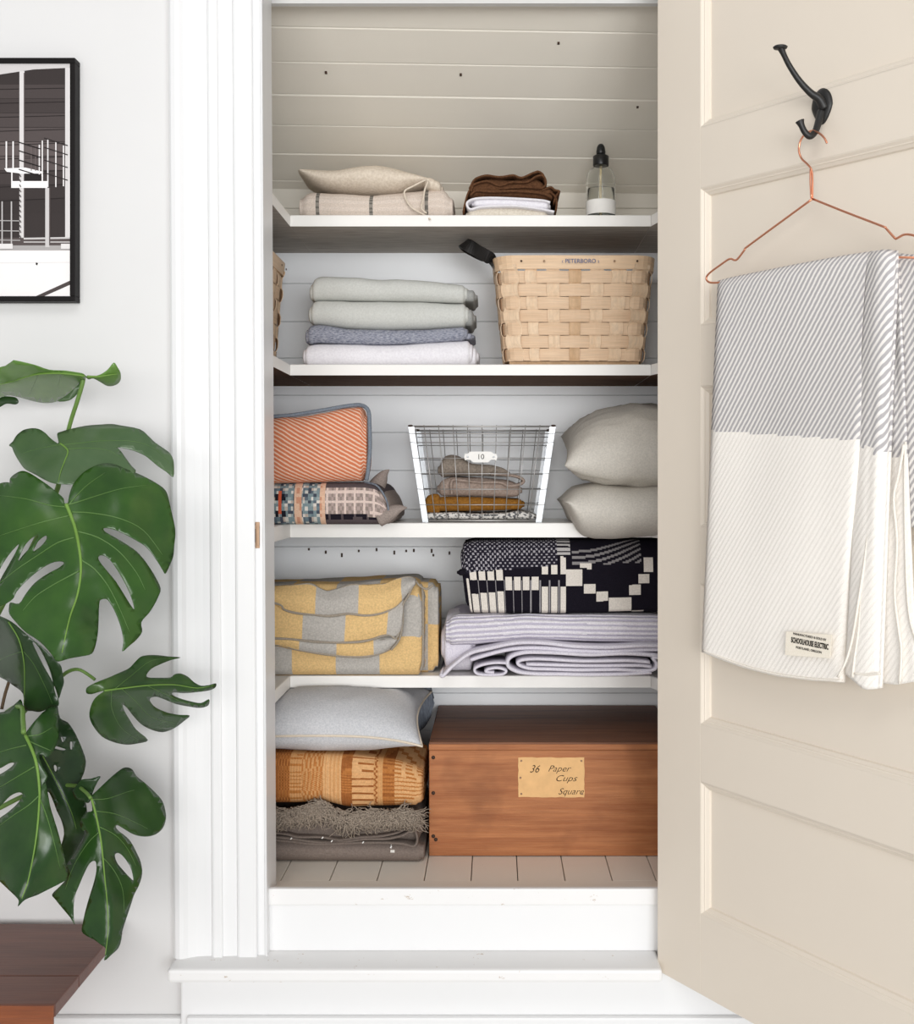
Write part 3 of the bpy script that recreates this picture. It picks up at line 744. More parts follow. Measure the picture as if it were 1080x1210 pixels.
tube('binding', [P(x, y, Y0+o) for x, y, o in ((260, 498, .02), (320, 492.5, .02), (345, 490.5, .02), (380, 485, .02), (412, 479.5, .02), (427, 479, .012), (435, 485, -.002), (436.5, 500, -.008), (437, 530, -.008), (435, 555, -.008), (433, 567, 0))], .0045, C_['bluegrey'], t)
# wire basket
WY0, WY1 = 2.575, 2.80
t = thing('wire_basket', 'galvanised wire locker basket with a numbered tag, holding folded woollens', 'basket', base(z, 497, 640, WY0, WY1-WY0))
TL, TR, BL, BR = (484, 504), (655, 504), (500, 613.5), (639, 614)
def wp(s, k, d, off=0):                                # s across, k up (0 base .. 1 rim), d depth 0..1
    x0 = BL[0]+(TL[0]-BL[0])*k; x1 = BR[0]+(TR[0]-BR[0])*k
    y0 = z+.004; y1 = Z(504, WY0); Y = WY0+.012*(1-k)*0+(WY1-WY0)*d
    yy = Y+(.018*(1-k))*(1 if d < .5 else -1)
    return Vector((X(x0+(x1-x0)*s, WY0), yy, y0+(y1-y0)*k))
wr = .0011
for d in (0, 1):
    for i in range(1, 10):
        tube('wire', [wp(i/10, 0, d), wp(i/10, 1.015, d)], wr, M['wire'], t, 1, 6)
    for k in (.0, .17, .335, .50, .665, .83, .925): tube('wire', [wp(0, k, d), wp(1, k, d)], wr, M['wire'], t, 1, 6)
for s in (0, 1):
    for i in range(1, 6): tube('wire', [wp(s, 0, i/6), wp(s, 1, i/6)], wr, M['wire'], t, 1, 6)
    for k in (.17, .335, .50, .665, .83): tube('wire', [wp(s, k, 0), wp(s, k, 1)], wr, M['wire'], t, 1, 6)
for i in range(1, 10): tube('wire', [wp(i/10, 0, 0), wp(i/10, 0, 1)], wr, M['wire'], t, 1, 6)
for k, r_ in ((1.0, .0022), (0.0, .002)):
    tube('hoop', [wp(0, k, 0), wp(.5, k, 0), wp(1, k, 0), wp(1, k, .5), wp(1, k, 1), wp(.5, k, 1), wp(0, k, 1), wp(0, k, .5)], r_, M['wire'], t, 1, 8, True)
for s, e in ((0, 1), (1, -1)):
    for d in (0, 1):
        q = [wp(s, k, d) for k in (-.02, .25, .5, .75, 1.0)]; V = []; Fc = []
        w_ = .0105; yo = -.0022 if d == 0 else .0022; dy = .010 if d == 0 else -.010
        for p in q:
            for a, b in ((-e*.003, yo), (e*w_, yo), (e*w_, yo*.4), (-e*.0018, yo*.4), (-e*.0018, dy), (-e*.003, dy)): V.append(p+Vector((a, b, 0)))
        for i in range(4):
            for k in range(6): Fc.append((i*6+k, i*6+(k+1) % 6, (i+1)*6+(k+1) % 6, (i+1)*6+k))
        Fc += [tuple(range(6))[::-1], tuple(24+k for k in range(6))]
        obj('corner_strip', V, Fc, M['zinc'], t, smooth=False)
        for k in (.17, .335, .50, .665, .83, .925):
            p = wp(s, k, d); tube('wire_wrap', [p+Vector((-e*.0035, yo*.6, .0006)), p+Vector((-e*.002, yo*1.25, .0004)), p+Vector((e*.005, yo*1.35, 0)), p+Vector((e*.0115, yo*1.2, -.0006))], .0009, M['wire'], t, 2, 6)
        lathe('rim_cap', [(.003, 0), (.0058, .001), (.0058, .004), (.003, .005)], wp(s, 1, d)+Vector((e*.002, 0, -.001)), M['nail'], t, 12)
a = P(568, 540, WY0-.003)
bm = bmesh.new(); hw, hh = .0385, .0125
out = [(-1, 0), (-.93, .62), (-.8, .55), (-.62, 1), (.62, 1), (.8, .55), (.93, .62), (1, 0), (.93, -.62), (.8, -.5), (.6, -.55), (.45, -1), (-.45, -1), (-.6, -.55), (-.8, -.5), (-.93, -.62)]
f1 = [bm.verts.new((a.x+x*hw, a.y-.0012, a.z+y*hh)) for x, y in out]; f2 = [bm.verts.new((a.x+x*hw, a.y, a.z+y*hh)) for x, y in out]
bm.faces.new(f1); bm.faces.new(f2[::-1])
for i in range(len(out)): bm.faces.new((f1[i], f2[i], f2[(i+1) % 16], f1[(i+1) % 16]))
bmesh.ops.recalc_face_normals(bm, faces=bm.faces)
tg = bm_obj('number_tag', bm, M['paper'], t)
text('number', '10', .017, a+Vector((0, -.0014, 0)), (math.pi/2, 0, 0), M['ink'], tg)
for sx in (-1, 1):
    lathe_at('rivet', [(.0022, 0), (.0022, .001), (.001, .0016)], M['zinc'], tg, a+Vector((sx*hw*.78, -.0012, 0)), RX)
# woollens in the basket
Yi = WY0+.034; zi = z+.0075
def linercol(u, v): return rgb(104, 104, 106) if mnoise.noise(Vector((u*160, v*190, 1))) > .12 else rgb(222, 218, 212)
o = bolster('folded_cloth', 502, 634, Yi-.008, .165, C_['attr'], [(502, 606), (530, 605), (560, 607), (600, 606), (612, 603), (634, 608)], zi, None, end=.01, nu=100, nf=6, amp=.002, colfn=linercol, seed=1)
tag(o, 'white cloth with charcoal print, at the bottom inside the wire basket', 'cloth', 'woollens in the wire basket')
t = thing('folded_woollen', 'ochre brown woollen folded inside the wire basket', 'blanket', base(Z(605, Yi), 500, 618, Yi, .15), 'woollens in the wire basket')
bolster('folded_body', 506, 619, Yi, .155, C_['ochre'], [(506, 592), (520, 587), (560, 588), (619, 590)], [(506, 604.5), (530, 604.2), (560, 604), (619, 602)], t, end=.012, amp=.003, seed=6)
bolster('rolled_end', 501, 521, Yi-.004, .03, C_['ochre'], [(501, 588), (510, 582), (521, 584)], [(501, 606), (521, 608)], t, end=.008, amp=.002, nu=12)
t = thing('folded_knit', 'taupe knit folded on the ochre woollen in the wire basket', 'blanket', base(Z(587, Yi), 518, 620, Yi, .15), 'woollens in the wire basket')
bolster('folded_body', 517, 616, Yi+.004, .15, C_['knit'], [(517, 570), (530, 563), (560, 564), (600, 566), (616, 573)], [(517, 586), (560, 586.6), (600, 588), (616, 586)], t, end=.012, amp=.003, seed=2)
ribbon('folded_edge', [(534, 584), (533, 573), (536, 567), (548, 568), (570, 570), (590, 570), (600, 574), (612, 573), (619, 569), (614, 564), (600, 561), (580, 560)], Yi-.004, .12, .007, C_['knit'], t, frill=.003)
t = thing('folded_knit', 'mushroom grey knit, uppermost inside the wire basket', 'blanket', base(Z(563, Yi), 518, 610, Yi, .14), 'woollens in the wire basket')
bolster('folded_body', 518, 606, Yi+.008, .14, C_['knitd'], [(518, 548), (526, 538), (536, 536.5), (546, 540), (556, 548), (580, 549), (594, 552), (606, 560)], [(518, 565), (535, 562.5), (570, 562), (606, 564)], t, end=.012, amp=.003, seed=4)
# two pillows hanging over the edge of the shelf
def drape(p):
    if p.y > YS-.012 and p.z < z+.001 : p.z = z+.001
    return p
t = bolster('pillow', 668, 850, 2.445, .36, C_['pillow'], [(668, 589), (674, 582), (686, 575), (705, 570), (740, 573), (850, 572)], [(668, 597), (674, 606), (680, 622), (690, 635), (705, 639.5), (730, 640), (777, 636), (850, 634)], None, r=.5, ry=.11, end=.03, emin=.12, amp=.006, freq=8, seed=11, nf=3, nc=14, nt=14, nu=60, ridge=.0006, post=drape)
tag(t, 'stone grey pillow underneath its twin, drooping over the shelf edge', 'pillow', 'pair of grey pillows')

# ------------------------------------------------------------------ lowest shelf
z = ZT[3]; Y0 = 2.54
def plaid(u, v, sx=.098, sy=.068, ox=0, oy=0):
    a = ((u+ox)/sx) % 2; b = int((v+oy)//sy)
    y = (a < 1) if b % 2 == 0 else (a >= 1)
    g = mnoise.noise(Vector((u*220, v*220, 3)))*5
    return rgb(230+g, 194+g, 136+g) if y else rgb(190+g, 185+g, 178+g)
t = thing('checked_blanket', 'yellow and grey checked wool blanket with stitched wavy edges, folded into a thick bundle', 'blanket', base(z, 255, 505, Y0, .24))
bolster('folded_body', 250, 500, Y0, .2, C_['attrfelt'], [(250, 694), (320, 692), (400, 690), (470, 686), (490, 685), (500, 694)], z, t, r=.12, ry=.03, rt=.2, end=.012, emin=.85, nu=110, nf=34, nc=7, amp=.004, freq=9, seed=3, colfn=lambda u, v: plaid(u, v, .098, .095, .012, .03))
# the back of the bundle, a further fold seen past its edge
bolster('rear_fold', 470, 517, Y0+.05, .16, C_['attrfelt'], [(470, 690), (500, 689), (517, 690)], z, t, r=.12, ry=.02, end=.012, emin=.9, nu=20, nf=16, amp=.004, seed=13, colfn=lambda u, v: plaid(u, v, .06, .11, .05, .02))
A0 = [(250, 692), (324, 694), (345, 692), (366, 690), (378, 696), (386, 700), (400, 696), (416, 691), (436, 692), (456, 690), (470, 684), (484, 682), (491, 686)]
A1 = [(250, 704), (324, 712), (336, 720), (350, 724), (370, 726), (390, 727.5), (412, 725), (432, 727), (452, 724), (468, 716), (480, 702), (490, 688)]
B1 = [(250, 752), (324, 754), (345, 755), (372, 758), (400, 759), (425, 758), (440, 755), (452, 751), (461, 750), (468, 754), (474, 740)]
C1 = [(250, 764), (324, 761), (350, 767), (380, 772), (405, 775), (430, 775.5), (448, 772), (462, 765), (469, 756)]
s_ = .0075
sheet('draped_flap', [(250, 745), (324, 748), (400, 754), (440, 752), (469, 752)], C1, Y0-.006, Y0-.010, .012, C_['attrfelt'], t, 80, 14, s_, lambda a, b: plaid(a*.41, b*.05, .082, .4, .05), .002, 1)
sheet('draped_flap', [(250, 700), (324, 704), (350, 715), (400, 718), (450, 716), (478, 704)], B1, Y0-.008, Y0-.019, .014, C_['attrfelt'], t, 90, 26, s_, lambda a, b: plaid(a*.44, b*.1, .098, .4, .086), .002, 2)
sheet('draped_flap', A0, A1, Y0-.006, Y0-.022, .012, C_['attrfelt'], t, 90, 22, s_, lambda a, b: plaid(a*.46, b*.08, .096, .4, .052), .002, 3)
for pl, yo, yt in ((A1, -.026, -.01), (B1, -.024, -.02), (C1, -.014, -.01), (A0, -.008, -.008)):
    n = len(pl); tube('stitched_edge', [P(x, y+.3, Y0+yo+(yt-yo)*max(0, i-n+4)/3) for i, (x, y) in enumerate(pl)], [.0026+.0006*(i % 2) for i in range(n)], C_['stitch'], t, 6)
tube('stitched_edge', [P(x, y, Y0-.003) for x, y in ((497, 690), (499.5, 700), (500, 740), (499.5, 780), (497, 792))], .0026, C_['stitch'], t, 6)
tube('stitched_edge', [P(x, y, Y0-.024) for x, y in ((489, 690), (482, 705), (476, 716), (476, 735), (472, 755), (462, 768))], .0024, C_['stitch'], t, 6)
tube('stitched_edge', [P(x, y, Y0-.01) for x, y in ((491, 686), (496, 692), (504, 696), (512, 691))], .0026, C_['stitch'], t, 6)
lathe_at('rolled_gap', [(.016, 0), (.0155, .004), (.004, .0045)], C_['stitch'], t, P(455, 758.5, Y0-.016), RX @ Matrix.Diagonal((1.15, 1, .42, 1)) if False else Matrix.Diagonal((1.1, 1, .42, 1)) @ RX, 20)
# lilac ribbed throw
def rib(u, l, x, k): return Vector((0, -.0013*math.sin(2*math.pi*l/.0122), .0006*math.sin(2*math.pi*l/.0122)))
def ribcol(u, v):
    q = (v/.0122) % 1; g = mnoise.noise(Vector((u*90, v*300, 2)))*7
    return rgb(236+g, 232+g, 237+g) if q < .55 else rgb(196+g, 190+g, 206+g)
Yl = 2.53
t = thing('ribbed_throw', 'lilac and white ribbed cotton throw, folded under the black patterned blanket', 'blanket', base(z, 520, 800, Yl, .26))
bolster('folded_body', 527, 800, Yl, .27, C_['attr'], [(527, 733), (540, 728), (640, 727), (720, 727.5), (770, 728), (800, 729)], [(527, 765), (560, 764), (620, 757), (700, 760), (800, 762)], t, r=.5, end=.014, emin=.8, nu=120, nf=4, nc=26, amp=.003, colfn=ribcol, wave=rib, seed=2)
bolster('inner_layers', 523, 560, Yl+.03, .2, C_['lilac'], [(523, 731), (540, 727), (560, 727)], z+.004, t, r=.4, end=.01, nu=14, amp=.003, ridge=.005)
L1 = [(790, 764), (760, 763), (720, 765), (680, 764), (640, 760), (610, 760), (580, 766), (556, 772), (540, 783), (530, 792), (523, 799), (520.5, 797)]
ribbon('folded_layer', L1, Yl-.012, .2, .009, C_['lilac'], t, frill=.004)
ribbon('folded_layer', [(795, 768), (760, 768), (720, 770), (680, 769), (640, 766), (606, 767), (575, 774), (556, 780)], Yl-.006, .2, .009, C_['lilac'], t, frill=.004)
ribbon('folded_layer', [(778, 775), (740, 772.5), (700, 774), (660, 772), (630, 771), (612, 773), (601, 779), (601, 788), (612, 794), (630, 796.5), (660, 797), (700, 797.5), (740, 797), (770, 795)], Yl-.014, .2, .0088, C_['lilac'], t, frill=.003, zmin=z+.0008)
ribbon('folded_layer', [(790, 780), (772, 777), (776, 784), (774, 791), (760, 793), (730, 791.5), (690, 792), (650, 791), (625, 790), (612, 785), (617, 780), (640, 779), (690, 781.5), (740, 781), (768, 783)], Yl-.012, .2, .0075, C_['lilac'], t, frill=.003)
ribbon('folded_layer', [(622, 785), (660, 786), (700, 787), (750, 786.5), (770, 788)], Yl-.009, .2, .0075, C_['lilac'], t, frill=.003)
ribbon('rolled_corner', [(600, 784), (585, 783.5), (570, 786), (561, 790.5), (564, 796.5), (580, 798), (594, 797), (598, 792.5), (588, 789.5), (577, 791), (574, 794), (584, 795)], Yl-.012, .09, .0062, C_['lilac'], t, zmin=z+.0008)
# black and white geometric blanket
Yb2 = 2.54
def bwcol(u, v):
    zx = (543+u*F/Yb2-500)*3.724; zy = (728-620)*3.724-(v*F/Yb2+9)*3.724       # the drawing of the weave, in a 3.7 times enlarged frame
    K = rgb(26, 23, 32); W = rgb(228, 220, 210); G = rgb(142, 138, 138)
    if v > .25 or v < -.05: return K
    edge = 212-.087*(zx-160)
    if zx < 590 and zy < edge:
        q = math.sin(zx/3.5)*math.sin(zy/4.2); return rgb(172, 168, 174) if q > .33 else rgb(38, 35, 46)
    if 590 <= zx < 648 and zy < 138: return rgb(190, 186, 184) if (zy-72) % 23 < 13 else K
    if zx < 628:
        c = int((zx-190)//41.3); f = (zx-190) % 41.3
        if zx < 190: return W if 172 < zx < 184 and zy > 235 else K
        if f > 29: return rgb(150, 146, 148) if (f > 34 and f < 38 and 240 < zy) else K
        if c < 4: return W if (zy < 242) or (zy > 303-4*c) else K
        if c < 8: return W if 226 < zy < 284 else K
        return W if (zy < 214) or (zy > 268) else K
    for x0, x1, y0, y1 in ((630, 702, 192, 266), (708, 758, 258, 300), (763, 812, 292, 334), (816, 918, 320, 388), (906, 956, 266, 311), (946, 996, 219, 260), (970, 1012, 146, 210), (690, 742, 168, 190), (920, 972, 382, 400)):
        if x0 < zx < x1 and y0 < zy < y1: return W
    if 655 < zx < 960 and zy < 172:
        q = zy+.0011*(zx-655)**2*.9
        return G if q % 27 < 12 and q > 100 else K
    return K
t = thing('geometric_blanket', 'black and white knitted blanket with squares, bars and dots, on the lilac throw', 'blanket', base(Z(728, Yb2), 543, 800, Yb2, .26))
bolster('folded_body', 543, 800, Yb2, .26, C_['attr'], [(543, 645), (560, 640), (700, 638.5), (800, 639)], [(543, 726), (600, 727), (700, 727), (770, 725), (800, 725)], t, r=.3, ry=.05, rt=.45, rb=.08, end=.008, emin=.8, nu=270, nf=60, nc=34, nt=20, amp=.0025, freq=9, colfn=bwcol, seed=7, wave=lambda u, l, x, k: Vector((.02*(1-k)*max(0, 1-u/.16), 0, 0)))
bolster('corner_fold', 541, 552, Yb2-.003, .03, C_['attr'], [(541, 674), (552, 672)], [(541, 680), (552, 681)], t, end=.006, amp=.001, nu=8, colfn=lambda u, v: rgb(30, 27, 34))

# ------------------------------------------------------------------ closet floor
z = ZF; Yf = 2.402
wool = C_['greywool']
t = thing('fringed_throw', 'taupe wool throw with a tangled fringe, folded on the closet floor', 'blanket', base(z, 250, 500, Yf, .28))
def flecks(u, v):
    px = 240+u*F/Yf; py = 1021-v*F/Yf
    for a, b, w_, h_ in ((345, 1001, 1.3, 8.5), (464, 1018, 2.6, 1.8), (462, 1012, 1, 3)):
        if abs(px-a) < w_ and abs(py-b) < h_ and (h_ < 5 or int(py/1.3) % 3): return rgb(230, 226, 220)
    g = mnoise.noise(Vector((u*200, v*300, 0)))*9; return rgb(132+g, 119+g, 111+g)
bolster('folded_body', 240, 500, Yf, .3, C_['attr'], [(240, 994), (340, 994), (420, 996), (480, 998), (500, 1000)], z, t, r=.5, end=.012, emin=.8, nu=200, nf=10, nc=12, amp=.002, colfn=flecks, seed=4)
bolster('folded_layer', 240, 498, Yf+.012, .28, wool, [(240, 962), (340, 962), (420, 960), (498, 960)], [(240, 994), (498, 997)], t, r=.4, end=.012, nu=40, amp=.003, seed=9)
for k, pth in enumerate(([(240, 978), (330, 985), (350, 989), (380, 990), (400, 993), (420, 990), (450, 988), (470, 984), (482, 977), (478, 972), (470, 974)],
                         [(240, 983), (330, 990), (370, 995), (400, 996), (430, 992), (460, 991), (480, 985), (488, 974), (482, 968)],
                         [(240, 988), (330, 993.5), (370, 997.5), (410, 997), (450, 996), (475, 997), (489, 1000), (493, 992), (489, 978), (483, 970)])):
    ribbon('folded_edge', pth, Yf-.002-.003*k, .16, .0055, wool, t, frill=.003)
bm = bmesh.new(); V = []; Fc = []
rnd = random.Random(3)
def topfr(px): return interp([(240, 958), (330, 955), (352, 953), (372, 948), (385, 945), (396, 953), (410, 960), (430, 957), (450, 955), (480, 955), (500, 960)], px)
for i in range(1700):
    cx = rnd.uniform(300, 494); cl_ = rnd.random()
    y0_ = topfr(cx)+rnd.uniform(0, 16); ln = rnd.uniform(9, 24); an = rnd.uniform(-1.5, 1.5)+.5*math.sin(cx*.11)
    x_, y_ = cx, y0_; pts = []
    for k in range(5):
        yy = min(y_, 986+5*math.sin(cx*.05)); pts.append(P(x_, yy, Yf-.004-.012*rnd.random()-(.006 if k in (1, 2) else 0)))
        x_ += ln/4*math.sin(an)+rnd.uniform(-1.2, 1.2); y_ += ln/4*math.cos(an)*.9; an += rnd.uniform(-.9, .9)
    v, f = tube('', pts, [.0013, .0012, .0011, .001, .0006], None, None, 2, 4, emit=False)
    b = len(V); V += v; Fc += [tuple(q+b for q in g) for g in f]
tag(obj('fringe', V, Fc, C_['fringe'], t), 'tangled fringe', kind='stuff')
bmk = [(344, 991), (381, 990), (392, 994), (429, 995.5), (462, 1001)]
for x, y in bmk:
    q = P(x, y, Yf-.011); tube('white_knot', [q+Vector((-.0014, 0, -.0014)), q, q+Vector((.0016, 0, .002))], .0015, M['paper'], t, 2, 6)
zo = Z(956, Yf)
def bandcol(u, v):
    px = 240+u*F/Yf; py = v*F/Yf; q = (px-310)*4.655; g = mnoise.noise(Vector((u*120, v*220, 5)))*9
    O = rgb(188+g, 122+g, 66+g); T = rgb(212+g, 158+g, 104+g); Lq = rgb(222+g, 172+g, 120+g); Dk = rgb(160+g, 98+g, 52+g)
    if q < 60: q = 60+(q % 90)
    if q < 150: return Dk if (int(px/1.7)+int(py/1.7)) % 2 else O
    if q < 212: return T if int(py/1.4) % 3 else O
    if q < 335: return O if (int(px/2.4+.4*py)+int(py/2.2)) % 2 else T
    if q < 430: return Lq if int(px/1.6) % 3 else T
    if q < 488: return O if int(py/1.5) % 2 else Dk
    if q < 608: return Dk if (py % 8.6) < 2.2 else Lq
    if q < 660: return T if abs(px-443.5-1.2*math.sin(py)) > 1.2 else Dk
    if q < 722: return O if int(py/1.5) % 3 else Dk
    return Lq if (py % 5) > 1.6 else O
t = thing('banded_blanket', 'ochre and rust blanket woven in textured bands, on the fringed throw', 'blanket', base(zo, 250, 498, Yf, .26))
def ribs(u, l, x, k):
    px = 240+u*F/Yf
    return Vector((0, -.0022*math.sin(2*math.pi*l*F/Yf/8.6), 0)) if 414 < px < 441 else Vector((0, -.0012*math.sin(px*1.9), 0))
bolster('folded_body', 240, 496, Yf-.006, .26, C_['attr'], [(240, 893), (330, 893), (420, 896), (470, 901), (496, 909)], [(240, 952), (350, 952), (380, 950), (410, 957), (440, 956), (496, 955)], t, r=.3, ry=.03, end=.01, emin=.9, nu=210, nf=40, nc=10, amp=.003, freq=10, colfn=bandcol, wave=ribs, seed=12, ridge=.006)
# cushions
def cushion(name, label, cx, Yc, zc, w_, d_, h_, ang, tilt, mat, pip=None, cat='cushion', dr=.10, seed=0, pw=.55, lo=1, zmax=9, wr=.0015, droop=0):
    R3 = Matrix.Rotation(ang, 3, 'Z') @ Matrix.Rotation(tilt, 3, 'X'); c = Vector((cx, Yc, zc)); N = 30; V = []; Fc = []; UV = []
    def pt(u, v, sg):
        x = u*w_/2*(1-dr*(1-v*v)*abs(u)**2); y = v*d_/2*(1-dr*(1-u*u)*abs(v)**2)
        hh = h_/2*max(0, (1-abs(u)**2.6)*(1-abs(v)**2.6))**pw
        q = R3 @ Vector((x, y, sg*hh*(lo if sg < 0 else 1))); p = c+q
        if hh > 1e-5: p.z += .004*mnoise.noise(Vector((u*3+seed, v*3, sg)))*(hh/h_*2)
        if hh > 1e-5: p.z += wr*(mnoise.noise(Vector((u*4+v*3+seed, v*9, sg*2)))+.5*mnoise.noise(Vector((u*14, v*7+u*9, seed))))*min(1, hh/h_*4)
        p.z -= droop*max(0, u)**3*max(0, -v)**3
        if p.y > 2.545 or p.x < -.465: p.z = min(p.z, zmax)
        return p
    idx = {}
    for sg in (1, -1):
        for i in range(N+1):
            for j in range(N+1):
                u, v = -math.cos(math.pi*i/N), -math.cos(math.pi*j/N); u = (u+(2*i/N-1))/2; v = (v+(2*j/N-1))/2
                bd = i in (0, N) or j in (0, N)
                if bd and sg == -1: idx[(i, j, -1)] = idx[(i, j, 1)]; continue
                idx[(i, j, sg)] = len(V); V.append(pt(u, v, sg)); UV.append((u*w_/2, v*d_/2))
        for i in range(N):
            for j in range(N):
                f = [idx[(i, j, sg)], idx[(i+1, j, sg)], idx[(i+1, j+1, sg)], idx[(i, j+1, sg)]]
                Fc.append(f if sg > 0 else f[::-1])
    if pip:
        t = thing(name, label, cat, (cx, Yc, min(v.z for v in V)))
        obj('cushion_body', V, Fc, mat, t, uvs=UV)
        loop = [idx[(i, 0, 1)] for i in range(N)]+[idx[(N, j, 1)] for j in range(N)]+[idx[(i, N, 1)] for i in range(N, 0, -1)]+[idx[(0, j, 1)] for j in range(N, 0, -1)]
        tube('piping', [V[k] for k in loop], .0026, pip, t, 1, 7, True); return t
    return tag(obj(name, V, Fc, mat, uvs=UV), label, cat)
cushion('piped_cushion', 'pale grey woven cushion with cream piping, on the banded blanket', -.375, 2.555, .714, .44, .36, .14, 0.0, math.radians(5), C_['cushion'], C_['piping'], seed=3, lo=.85, droop=.017, zmax=.7705, pw=.5)
cushion('striped_cushion', 'slate striped cushion tucked behind the pale piped cushion', -.33, 2.765, .70, .36, .075, .2, math.radians(4), 0, C_['slate'], None, seed=8, dr=.04, pw=.35)
pw_ = cushion('pillow', 'stone grey pillow lying on top of its twin beside the wire basket', 0.373, 2.625, 1.318, .43, .37, .205, math.radians(-2), math.radians(12.5), C_['pillow'], None, 'pillow', dr=.05, seed=21, lo=.78, pw=.52, wr=.007)
pw_['group'] = 'pair of grey pillows'
# wooden chest
BX0, BX1, BY0, BY1 = X(507, 2.447), X(507, 2.447)+.553, 2.447, 2.848
BT = Z(877, BY0)
PINE = wood('orange_pine', rgb(190, 126, 80), rgb(150, 88, 50), 3.5, (1, 14, 16), .5, .3, rgb(120, 72, 42))
PINED = wood('dark_lid_pine', rgb(140, 94, 68), rgb(98, 64, 47), 3.5, (1, 14, 14), .55, .3)  # darker brown pine for the lid
t = thing('wooden_chest', 'orange pine chest with a dark lid and handwritten card, on the closet floor', 'chest', ((BX0+BX1)/2, (BY0+BY1)/2, z))
box('front_board', BX0, BX1, BY0, BY0+.016, z+.001, BT-.017, PINE, t, .0015)
box('side_board', BX0+.0005, BX0+.016, BY0+.0165, BY1-.0165, z+.001, BT-.017, PINE, t, .0012)
box('side_board', BX1-.016, BX1-.0005, BY0+.0165, BY1-.0165, z+.001, BT-.017, PINE, t, .0012)
box('back_board', BX0, BX1, BY1-.016, BY1, z+.001, BT-.017, PINE, t, .0015)
box('base_board', BX0+.017, BX1-.017, BY0+.017, BY1-.017, z+.001, z+.014, PINE, t, .001)
box('lid', BX0-.0004, BX1+.0004, BY0-.001, BY1, BT-.0162, BT, PINED, t, .003)
box('lid_edge', BX0-.0004, BX1+.0004, BY0-.0032, BY0-.0012, BT-.0162, BT-.004, PINE, t, .0008)
for px, py in ((512, 895), (512, 937), (512, 988), (515, 992)):
    tag(lathe_at('nail_head', [(.0042, 0), (.0042, .0008), (.002, .0014)], M['nail'], t, P(px, py, BY0), RX), None)
a = P(651.5, 918.5, BY0-.0009); kw, kh = 39*BY0/F, 23.5*BY0/F
bm = bmesh.new(); rnd = random.Random(5); edge = []
def per(n, x0, y0, x1, y1):
    for i in range(n): edge.append((x0+(x1-x0)*i/n+rnd.uniform(-.0008, .0008), y0+(y1-y0)*i/n+rnd.uniform(-.0008, .0008)))
per(14, -kw, -kh, kw, -kh); per(9, kw, -kh, kw, kh); per(14, kw, kh, -kw, kh); per(9, -kw, kh, -kw, -kh)
f1 = [bm.verts.new((a.x+x, a.y-.0006, a.z+y)) for x, y in edge]; f2 = [bm.verts.new((a.x+x, a.y+.0004, a.z+y)) for x, y in edge]
bm.faces.new(f1); bm.faces.new(f2[::-1])
for i in range(len(edge)): bm.faces.new((f1[i], f2[i], f2[(i+1) % len(edge)], f1[(i+1) % len(edge)]))
bmesh.ops.recalc_face_normals(bm, faces=bm.faces)
cd = tag(bm_obj('card_label', bm, M['kraft'], t), 'aged card label with handwriting')
yt = BY0-.0018
for body, sz, px, py, wd in (('36', .0235, 631, 909, 12), ('Paper', .0195, 660, 908.5, 27), ('Cups', .0195, 668, 920, 25), ('Square', .0195, 674, 935.5, 30)):
    text('handwriting', body, sz, P(px, py, yt), (math.pi/2, 0, 0), M['ink'], cd, shear=.45, width=wd*BY0/F, bold=-.0002)
for px, py in ((616, 899), (615, 919), (616, 938), (687, 899), (688, 938)):
    lathe_at('tack', [(.0024, 0), (.0022, .0008), (.001, .0014)], M['brass'], cd, P(px, py, BY0-.0014), RX, 10)

# ------------------------------------------------------------------ on the door
def lerp(a, b, k): return a+(b-a)*k
t = thing('coat_hook', 'black cast-iron coat hook screwed to the white door', 'hook', onp(970, 130, .004))
c0 = onp(972, 126, 0); V = []; Fc = []
s0, z0 = dinv(c0)
rings = [(1, 0), (1, .0025), (.86, .005), (.5, .0068)]
for k, o in rings:
    for i in range(28):
        an = 2*math.pi*i/28; yy = math.sin(an); xx = math.cos(an)*(1-.35*max(0, -yy))
        V.append(D(s0+.0205*xx*k, o, z0+.030*yy*k))
for r_ in range(3):
    for i in range(28): Fc.append((r_*28+i, r_*28+(i+1) % 28, (r_+1)*28+(i+1) % 28, (r_+1)*28+i))
Fc.append(tuple(3*28+i for i in range(28)))
obj('mounting_plate', V, Fc, M['iron'], t)
tube('upper_arm', [onp(974, 128, .004), onp(968, 117, .014), onp(958, 110, .028), onp(945, 96, .045), onp(933, 78, .062), onp(926, 64, .075), onp(923, 57, .08)], [.008, .0072, .0058, .005, .0045, .0045, .006], M['iron'], t, 5, 12)
q = onp(922, 55.5, .081)
V_ = [(.002, -.004), (.0105, -.003), (.012, 0), (.0095, .002), (.003, .003)]
lathe_at('knob', V_, M['iron'], t, q, Matrix.Rotation(.12, 4, 'X'), 20)
tube('lower_prong', [onp(971, 132, .005), onp(967, 145, .014), onp(963, 156, .024), onp(957, 161, .034), onp(951, 156, .042), onp(947, 148, .047), onp(945, 143, .049)], [.0075, .0062, .0055, .0055, .005, .0052, .0075], M['iron'], t, 5, 12)
for yy in (.017, -.012): lathe_at('screw_head', [(.003, 0), (.003, .001), (.0012, .0016)], M['iron'], t, D(s0, .0062, z0+yy), Matrix.Rotation(th-math.pi/2-math.pi/2+math.pi/2, 4, 'Z') @ RX)
ho = .028
t = thing('wire_hanger', 'copper wire hanger hung from the black coat hook', 'hanger', onp(960, 235, ho))
def hp(l, o=ho): return [onp(a, b, o) for a, b in l]
tube('hook', hp([(977, 169), (974, 163), (968, 157.5), (960, 154.5), (952, 158), (946, 166), (944, 177), (947, 187), (954, 194), (958.5, 200), (960, 210), (960, 224), (960, 236)]), .0017, M['copper'], t, 5, 8)
